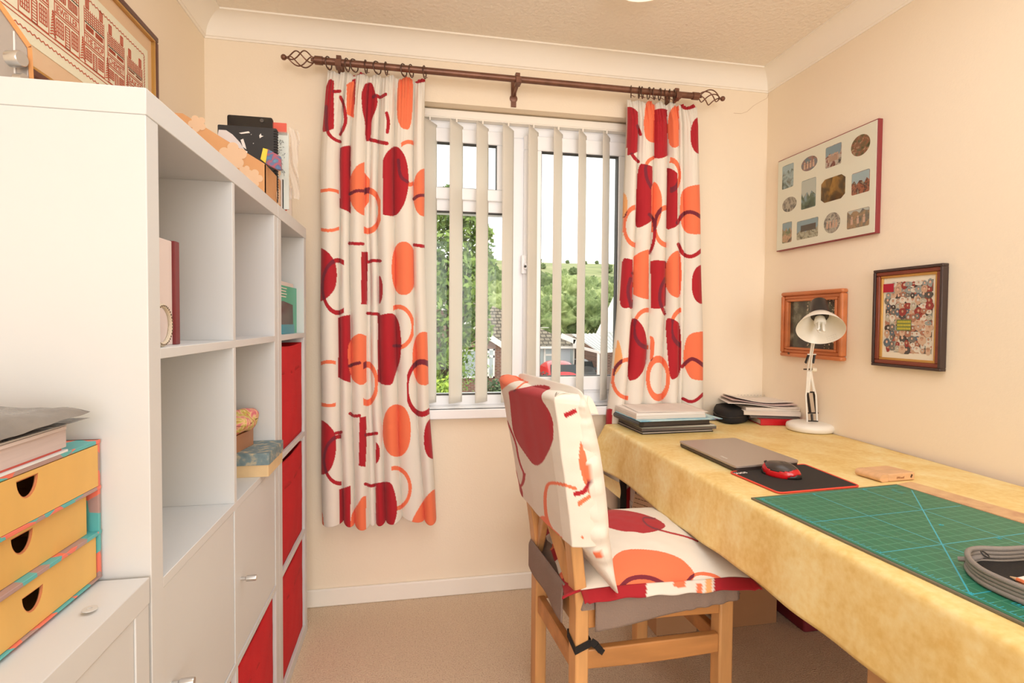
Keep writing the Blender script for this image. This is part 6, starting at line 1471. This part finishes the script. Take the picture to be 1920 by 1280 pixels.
# bamboo phone block
zt_ = ZD+.021; BQ = [W2(1603, 877, zt_), W2(1650, 890.5, zt_), W2(1717, 885, zt_), W2(1663, 872, zt_)]
bam = mat('bamboo_wood', (222, 176, 132), rough=.4, var=.12, vscale=60, stretch=(.3, 1, 1))
bo = thing('bamboo_block', (BQ[1][0], BQ[1][1], ZD+.001), 'small bamboo block with a rounded spine near the cutting mat corner', 'bamboo block')
V0_, V1_, V2_, V3_ = [Vector(p) for p in BQ]; sx_ = (V2_-V1_); 
B().slab([tuple(V0_+(V3_-V0_)*.24), tuple(V1_+sx_*.24), tuple(V2_), tuple(V3_)], ZD+.001, zt_, .008).build('block_body', bam, bo, bevel=.002)
n_ = 14; vs = []
for P0, P1 in ((V0_, V0_+(V3_-V0_)*.232), (V1_, V1_+sx_*.232)):
    for k in range(n_+1):
        t = math.pi*k/n_; c_ = P0.lerp(P1, .5-.5*math.sin(t)**.0 if 0 else (.42-.42*math.sin(t))); vs.append((c_.x, c_.y, ZD+.001+.020*(.5-.5*math.cos(t))))
    vs += [(P1.x, P1.y, zt_), (P1.x, P1.y, ZD+.001)]
m_ = n_+3; B().add(vs, [(i, (i+1) % m_, (i+1) % m_+m_, i+m_) for i in range(m_)]+[tuple(range(m_)), tuple(range(2*m_-1, m_-1, -1))]).build('rounded_spine', bam, bo, smooth=50)
f_ = V1_.lerp(V2_, .46); d_ = sx_.normalized(); textmesh('iWood', .009, (f_.x, f_.y, ZD+.007), (d_.x, d_.y, 0), (0, 0, 1), 'burnt_logo', mat('burnt_brown', (150, 92, 50), rough=.6), bo, off=.0006)
f_ = V1_.lerp(V2_, .86); B().beam((f_.x, f_.y, ZD+.008), (f_.x+d_.x*.004, f_.y+d_.y*.004, ZD+.016), .0035, .003, (0, 1, 0)).build('slot', mat('dark_slot', (84, 56, 40), rough=.7), bo)
# printed card beside the mat
zt_ = ZD+.0035; KQ = [W2(1682, 904, zt_), W2(1738, 899.5, zt_), W2(1925, 962, zt_), W2(1880, 968, zt_)]
nq = [tuple(Vector(mp(CW+.004, .00)[:2])), tuple(Vector(mp(CW+.062, -.012)[:2])), tuple(Vector(mp(CW+.078, .30)[:2])), tuple(Vector(mp(CW+.010, .30)[:2]))]
tag(B().slab(nq, ZD+.0012, ZD+.0032, .003).build('scrap_card', ramp_mat('mottled_scrap_paper', [(196, 150, 116), (212, 172, 130), (222, 186, 140)], scale=30, rough=.8), None), 'mottled brown scrap of card lying between cutting mat and wall', 'card')
# zip case in the foreground
zc0 = zt_+.002; CP = [(1815, 1060), (1812, 1043), (1832, 1037), (1880, 1040), (1930, 1036), (2010, 1030), (2080, 1090), (2040, 1170), (1960, 1134), (1890, 1106), (1840, 1082)]
zb_ = ZD+.0052; cp = [Vector(W2(u, v+16, zb_)) for u, v in CP]; cp = [Vector(p) for p in chaikin([(p.x, p.y) for p in cp], 2)]
zcse = thing('pencil_case', (cp[0].x+.08, cp[0].y-.06, zb_), 'grey zipped case lying open on the green cutting mat', 'case')
ctr = sum(cp, Vector((0, 0)))/len(cp); gz = mat('grey_case_piping', (138, 130, 124), rough=.55, bump=.2, bscale=500)
b = B()
for k, (zz_, s_, r_) in enumerate(((.0045, 1.0, .0045), (.0115, .985, .0038), (.0180, .99, .0040), (.0250, 1.0, .0045))):
    b = B().tube([(*(ctr+(p-ctr)*s_), zb_+zz_) for p in cp], r_, 8, closed=True); b.build('piping', gz, zcse, smooth=60)
def wallc(s0, s1, z0, z1): return B().add([(*(ctr+(p-ctr)*s0), zb_+z0) for p in cp]+[(*(ctr+(p-ctr)*s1), zb_+z1) for p in cp], [(i, (i+1) % len(cp), (i+1) % len(cp)+len(cp), i+len(cp)) for i in range(len(cp))])
wallc(.985, .985, .002, .026).build('case_wall', mat('dark_zip_tape', (74, 68, 64), rough=.7, bump=.5, bscale=900), zcse)
B().slab([tuple(ctr+(p-ctr)*.97) for p in cp], zb_+.001, zb_+.005).build('case_floor', M['black'], zcse)
wallc(.95, .97, .005, .027).build('black_lining', M['black'], zcse)
b = B()
for off_ in (.93, .915):
    for i in range(0, len(cp)): 
        a_, c_ = ctr+(cp[i]-ctr)*off_, ctr+(cp[(i+1) % len(cp)]-ctr)*off_; n3 = 5
        for k in range(n3): b.beam((*a_.lerp(c_, k/n3), zb_+.0055), (*a_.lerp(c_, (k+.5)/n3), zb_+.0055), .0006, .0004)
b.build('white_stitching', mat('pale_stitch', (176, 168, 160), rough=.7), zcse, smooth=0)
q0 = Vector(W2(1847, 1041, zb_+.026)); q1 = Vector(W2(1796, 1045, zb_+.012))
B().tube([(*q0, zb_+.026), (*q0.lerp(q1, .25), zb_+.020), (*q0.lerp(q1, .6), zb_+.013), (*q1, zb_+.010)], [.003, .005, .0055, .0045], 10, flat=.6).build('zip_pull', gz, zcse, smooth=60)
B().tube([(*(q0+Vector((.004*math.cos(t), .006*math.sin(t)))), zb_+.028+.003*math.sin(t)) for t in [k*.63 for k in range(10)]], .0012, 6, closed=True).build('zip_slider', M['blackp'], zcse)
a_ = [W2(u, v, zb_+.012) for u, v in ((1900, 1079), (1935, 1072), (1975, 1095), (1925, 1098))]
tag(B().slab(a_, zb_+.0065, zb_+.0080).build('note_card', M['paper']), 'white card lying inside the open grey case', 'card')
a_, c_ = onz(1907, 1086, zb_+.012), onz(1950, 1104, zb_+.012)
pc_ = thing('pencil', (a_.x, a_.y, zb_+.01), 'orange pencil inside the open grey case', 'pencil')
B().cyl(a_, c_, .0034, n=6).build('barrel', mat('orange_pencil_paint', (224, 120, 74), rough=.4), pc_); B().lathe([(.0034, 0), (.0006, .010)], a_, a_-c_, 8).build('tip', mat('bare_pencil_wood', (226, 190, 150), rough=.7), pc_)
# ---- folder stack at the window end
def rect(c, w, h, ang): 
    c = Vector(c); a = math.radians(ang); u_ = Vector((math.cos(a), math.sin(a))); v_ = Vector((-u_.y, u_.x)); return [tuple(c-u_*w/2-v_*h/2), tuple(c+u_*w/2-v_*h/2), tuple(c+u_*w/2+v_*h/2), tuple(c-u_*w/2+v_*h/2)]
P0 = Vector(W2(1147, 791, ZD)); P1 = Vector(W2(1204, 815, ZD)); P2 = Vector(W2(1338, 809, ZD))
ang = math.degrees(math.atan2((P2-P1).y, (P2-P1).x)); wd_ = (P2-P1).length; vx = Vector((-math.sin(math.radians(ang)), math.cos(math.radians(ang)))); hd_ = .222
cS = P1.lerp(P2, .5)+vx*hd_/2
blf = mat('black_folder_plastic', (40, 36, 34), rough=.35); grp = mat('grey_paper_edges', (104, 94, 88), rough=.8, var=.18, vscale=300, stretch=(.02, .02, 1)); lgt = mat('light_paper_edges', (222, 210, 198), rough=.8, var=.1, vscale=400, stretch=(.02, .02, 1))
zz = ZD+.001
def st_(name, label, cat, c, w, h, ang_, z0, parts):
    o = thing(name, (c[0], c[1], z0), label, cat)
    for nm, dz0, dz1, s_, m_, r_ in parts: B().slab(rect(c, w*s_, h*s_, ang_), z0+dz0, z0+dz1, r_).build(nm, m_, o, bevel=.0006)
    return o
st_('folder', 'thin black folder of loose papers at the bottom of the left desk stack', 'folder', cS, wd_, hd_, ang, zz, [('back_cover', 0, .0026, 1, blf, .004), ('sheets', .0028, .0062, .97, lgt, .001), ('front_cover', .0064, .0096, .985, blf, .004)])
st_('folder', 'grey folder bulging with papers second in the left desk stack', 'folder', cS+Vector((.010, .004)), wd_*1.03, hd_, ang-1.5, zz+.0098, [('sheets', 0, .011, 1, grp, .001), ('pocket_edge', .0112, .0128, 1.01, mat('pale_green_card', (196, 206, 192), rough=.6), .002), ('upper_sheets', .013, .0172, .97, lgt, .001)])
ob = st_('ring_binder', 'black ring binder in the middle of the left desk stack', 'binder', cS+Vector((-.012, -.002)), wd_*.97, hd_, ang+1, zz+.0272, [('back_cover', 0, .0032, 1, blf, .004), ('sheets', .0034, .0190, .985, mat('dark_binder_sheets', (62, 54, 50), rough=.6), .001), ('front_cover', .0192, .0225, 1, blf, .004)])  # sheets coloured nearly as dark as the binder covers
R_ = rect(cS+Vector((-.012, -.002)), wd_*.97, hd_, ang+1); sa, sb = Vector(R_[0]), Vector(R_[3]); B().tube([(*sa, zz+.0385), (*sb, zz+.0385)], .0112, 14).build('spine', blf, ob, smooth=60)
blu = ramp_mat('blue_watercolour_print', [(60, 104, 168), (110, 184, 214), (190, 226, 232), (120, 180, 206), (96, 70, 120)], scale=9, rough=.4, dist=1.5)
st_('folder', 'blue watercolour patterned folder near the top of the left desk stack', 'folder', cS+Vector((.008, -.008)), wd_*1.14, hd_*1.06, ang-.5, zz+.0500, [('cover', 0, .0020, 1, blu, .003)])
o = st_('paper_stack', 'pile of white paperwork topping the left desk stack', 'papers', cS+Vector((-.016, .014)), wd_*.96, hd_*.95, ang-2, zz+.0524, [('lower_sheets', 0, .013, 1, lgt, .001), ('upper_sheets', .0132, .0225, .985, M['paper'], .001)])
tsh = rect(cS+Vector((.004, .020)), wd_*.94, hd_*.95, ang-6); zq = zz+.0752
cA_, cB_, cC_, cD_ = [Vector(p) for p in tsh]
q = B().grid(lambda u, v: (*(cA_.lerp(cB_, u).lerp(cD_.lerp(cC_, u), v)), zq+.0012*math.sin(u*5+v*3)+.0012), 20, 16).build('top_sheet', M['paper'], o, smooth=60); sm = q.modifiers.new('t', 'SOLIDIFY'); sm.thickness = .0008
b = B(); u_ = (cB_-cA_).normalized(); v_ = (cD_-cA_).normalized()
for r_ in range(7):
    for k in range(3):
        s_ = cA_+u_*(.03+.085*k)+v_*(.05+.022*r_); ln = .05+.02*((r_*k) % 2); zf_ = zq+.0036; b.add([(*s_, zf_), (*(s_+u_*ln), zf_), (*(s_+u_*ln+v_*.0016), zf_), (*(s_+v_*.0016), zf_)], [(0, 1, 2, 3)])
b.build('printed_lines', mat('pale_grey_print', (196, 186, 178), rough=.8), o, smooth=0)
# ---- black zipped pencil pouch
pc = onz(1367, 780, ZD+.02); o = thing('zip_pouch', (pc.x, pc.y, ZD+.001), 'small black zipped fabric pouch between the two paper stacks', 'pouch')
pu = [W2(u, v, ZD+.004) for u, v in ((1334, 783), (1365, 794), (1402, 789), (1396, 772), (1352, 765))]
pu = [tuple(p) for p in chaikin(pu, 2)]; cc = Vector((sum(p[0] for p in pu)/len(pu), sum(p[1] for p in pu)/len(pu))); cc += Vector((-.004, -.014)); pu = [tuple(cc+(Vector(p)-cc)*1.08+Vector((-.002, -.010))) for p in pu]; b = B(); n_ = len(pu); prof_ = [(.93, 0), (1.0, .006), (1.02, .018), (1.0, .026), (.985, .028), (1.0, .030), (.97, .044), (.90, .052), (.6, .056), (0.02, .057)]
vs = [(*(cc+(Vector(p)-cc)*s_), ZD+.0012+h_) for s_, h_ in prof_ for p in pu]
b.add(vs, [(j*n_+i, j*n_+(i+1) % n_, (j+1)*n_+(i+1) % n_, (j+1)*n_+i) for j in range(len(prof_)-1) for i in range(n_)]+[tuple(range(n_-1, -1, -1))]).build('pouch_body', M['black'], o, smooth=50)
b = B().tube([(*(cc+(Vector(p)-cc)*1.01), ZD+.0292) for p in pu], .0018, 6, closed=True); b.build('zip', mat('zip_teeth_black', (52, 48, 46), rough=.35), o)
# ---- right-hand stack in the corner
cR = Vector(W2(1452, 786, ZD+.01)); cR.y = min(cR.y, 1.95)
redc = mat('glossy_red_card', (196, 18, 34), rough=.25)
K0 = Vector(W2(1428, 799, ZD)); K1 = Vector(W2(1506, 800, ZD)); aR = math.degrees(math.atan2((K1-K0).y, (K1-K0).x))
vR = Vector((-math.sin(math.radians(aR)), math.cos(math.radians(aR)))); uR = Vector((math.cos(math.radians(aR)), math.sin(math.radians(aR))))
def rq(o_, w, h, da=0): a_ = math.radians(aR+da); u_ = Vector((math.cos(a_), math.sin(a_))); v_ = Vector((-u_.y, u_.x)); o_ = Vector(o_); return [tuple(o_), tuple(o_+u_*w), tuple(o_+u_*w+v_*h), tuple(o_+v_*h)]
wR = .205; base0 = K0+uR*.004+vR*.018; zz = ZD+.001
mxx = 1.588
slabs('ring_binder', 'red ring binder at the bottom of the corner paper stack', 'binder', [('back_cover', rq(base0, wR, .22), zz, zz+.002, redc, .002), ('sheets', rq(base0+uR*.004+vR*.004, wR*.80, .20), zz+.0022, zz+.022, lgt, .001), ('front_cover', rq(base0+uR*.0, wR, .22), zz+.0222, zz+.0245, redc, .002), ('spine', rq(base0, wR*.98, .004), zz+.002, zz+.0222, redc, .001)])
zz += .0065
slabs('magazine', 'stack of grey magazines on the red binder in the corner', 'magazines', [('pages', rq(base0-uR*.030+vR*.030, wR*.95, .20, -6), zz+.0183, zz+.026, grp, .002), ('cover', rq(base0-uR*.034+vR*.032, wR*.92, .19, -5), zz+.0262, zz+.0295, mat('dark_magazine_cover', (70, 66, 66), rough=.3), .002)])
slabs('paperback_book', 'thick white book in the corner paper stack', 'book', [('pages', rq(base0-uR*.055+vR*.035, wR*1.08, .18, -8), zz+.0298, zz+.046, lgt, .001), ('cover', rq(base0-uR*.057+vR*.034, wR*1.09, .183, -8), zz+.0462, zz+.0478, M['paper'], .001)])
slabs('exercise_book', 'white exercise book under the curling sheets of the corner stack', 'book', [('pages', rq(base0-uR*.045+vR*.040, wR*1.06, .175, -4), zz+.0481, zz+.060, lgt, .001)])
o = thing('loose_papers', (base0.x, base0.y+.1, zz+.06), 'curling loose white sheets on top of the corner paper stack', 'papers')
for k in range(3):
    qd = [Vector(p) for p in rq(base0-uR*(.115-.02*k)+vR*(.05+.012*k), .285-.02*k, .172, -7+3*k)]
    def sf(u, v, k=k, qd=qd):
        p_ = qd[0].lerp(qd[1], u).lerp(qd[3].lerp(qd[2], u), v); return (p_.x, p_.y, zz+.0612+.0055*k+(.010+.004*k)*(1-u)**2*(1-v*.3)+.004*math.sin(u*6+k)+.004)
    q = B().grid(sf, 24, 14).build('sheet', M['paper'] if k != 1 else mat('pinkish_sheet', (226, 200, 196), rough=.8), o, smooth=60); sm = q.modifiers.new('t', 'SOLIDIFY'); sm.thickness = .0011
b = B()
for k in range(16): p_ = qd[3].lerp(qd[2], .05+.9*k/15); b.beam((p_.x, p_.y, zz+.085), (p_.x+.006, p_.y, zz+.085), .0012, .0012)
b.build('punched_edge', mat('grey_punch_marks', (170, 158, 150), rough=.8), o, smooth=0)
# ================================================================ under the desk
def ubox(name, label, cat, x0, x1, y0, y1, z0, z1, m_, parts=()):
    o = thing(name, ((x0+x1)/2, (y0+y1)/2, z0), label, cat); B().box(x0, x1, y0, y1, z0, z1).build('body', m_, o, bevel=.002); return o
card = mat('brown_cardboard', (176, 132, 92), rough=.85, var=.06)
g_ = onz(1456, 1168, 0); 
o = ubox('cardboard_box', 'large brown cardboard box on the carpet under the desk', 'box', 1.14, g_.x, g_.y, 2.05, .001, .40, card)
B().box(1.14, g_.x, g_.y-.0012, g_.y-.0002, .395, .400).build('lid_edge', mat('box_lid_edge', (150, 108, 74), rough=.9), o)
g2 = onz(1228, 1190, 0); o = ubox('cardboard_box', 'small pale cardboard box on the carpet behind the chair legs', 'box', g2.x, g2.x+.16, g2.y-.01, 1.885, .001, .15, mat('pale_cardboard', (192, 150, 110), rough=.85))
g3 = onz(1508, 1187, 0); o = thing('storage_crate', (g3.x, g3.y+.1, 0), 'dark maroon box under the desk towards the wall', 'box')
B().slab([(g3.x, g3.y), (1.574, g3.y), (1.574, g3.y+.30), (g3.x, g3.y+.30)], .001, .30, .012).build('crate_body', mat('maroon_box_cloth', (122, 34, 44), rough=.7), o, bevel=.006)
sf_ = thing('under_desk_shelf', (1.0, 1.95, 0), 'low white shelf under the window end of the desk holding binders', 'shelf')
zsf = onx(1180, 950, .93).z
B().box(.868, .985, 1.72, 1.995, .405, .420).box(.868, .985, 1.90, 1.915, .001, .405).box(.868, .985, 1.98, 1.995, .001, .405).build('shelf_body', M['lam'], sf_, bevel=.001)
o = book('ring_binder', 'white ring binder standing on the low shelf under the desk', 'binder', .868, .98, 1.945, 1.99, .4205, .66, pk)
o = book('ring_binder', 'dark red ring binder standing on the low shelf beside the white one', 'binder', .868, .98, 1.80, 1.85, .4205, .65, mat('dark_red_binder', (150, 12, 26), rough=.35))
o = book('ring_binder', 'pale grey box file on the low shelf between white and red binders', 'binder', .868, .98, 1.865, 1.93, .4205, .655, mat('pale_grey_file', (206, 194, 184), rough=.6))
o = thing('handwritten_note', (.86, 1.72, .43), 'cream card with handwriting leaning under the desk cloth', 'note')
nP = [onx(u, v, .845) for u, v in ((1188, 925), (1250, 945), (1240, 985), (1182, 972))]
nc = Vector((.835, 1.66, 0)); 
n0, n1, n2, n3 = [onx(u, v, .838) for u, v in ((1180, 978), (1242, 1005), (1242, 950), (1190, 925))]
B().prism([n0, n1, n2, n3], (.002, 0, 0)).build('card', mat('cream_note_card', (214, 186, 158), rough=.8), o, smooth=0)
b = B(); rr = random.Random(4); ex_ = (n1-n0).normalized(); ez_ = (n3-n0).normalized()
for r_ in range(4):
    x_ = .012; 
    while x_ < .13:
        ln = rr.uniform(.006, .014); p_ = n3+ex_*x_-ez_*(.020+.020*r_)
        for k in range(3): b.beam(p_+ex_*ln*k/3+ez_*(.003*(k % 2))+Vector((-.0008, 0, 0)), p_+ex_*ln*(k+1)/3+ez_*(.003*((k+1) % 2))+Vector((-.0008, 0, 0)), .0012, .0006, (1, 0, 0))
        x_ += ln+rr.choice((.002, .007))
b.build('handwriting', mat('pencil_writing', (120, 104, 90), rough=.8), o, smooth=0)
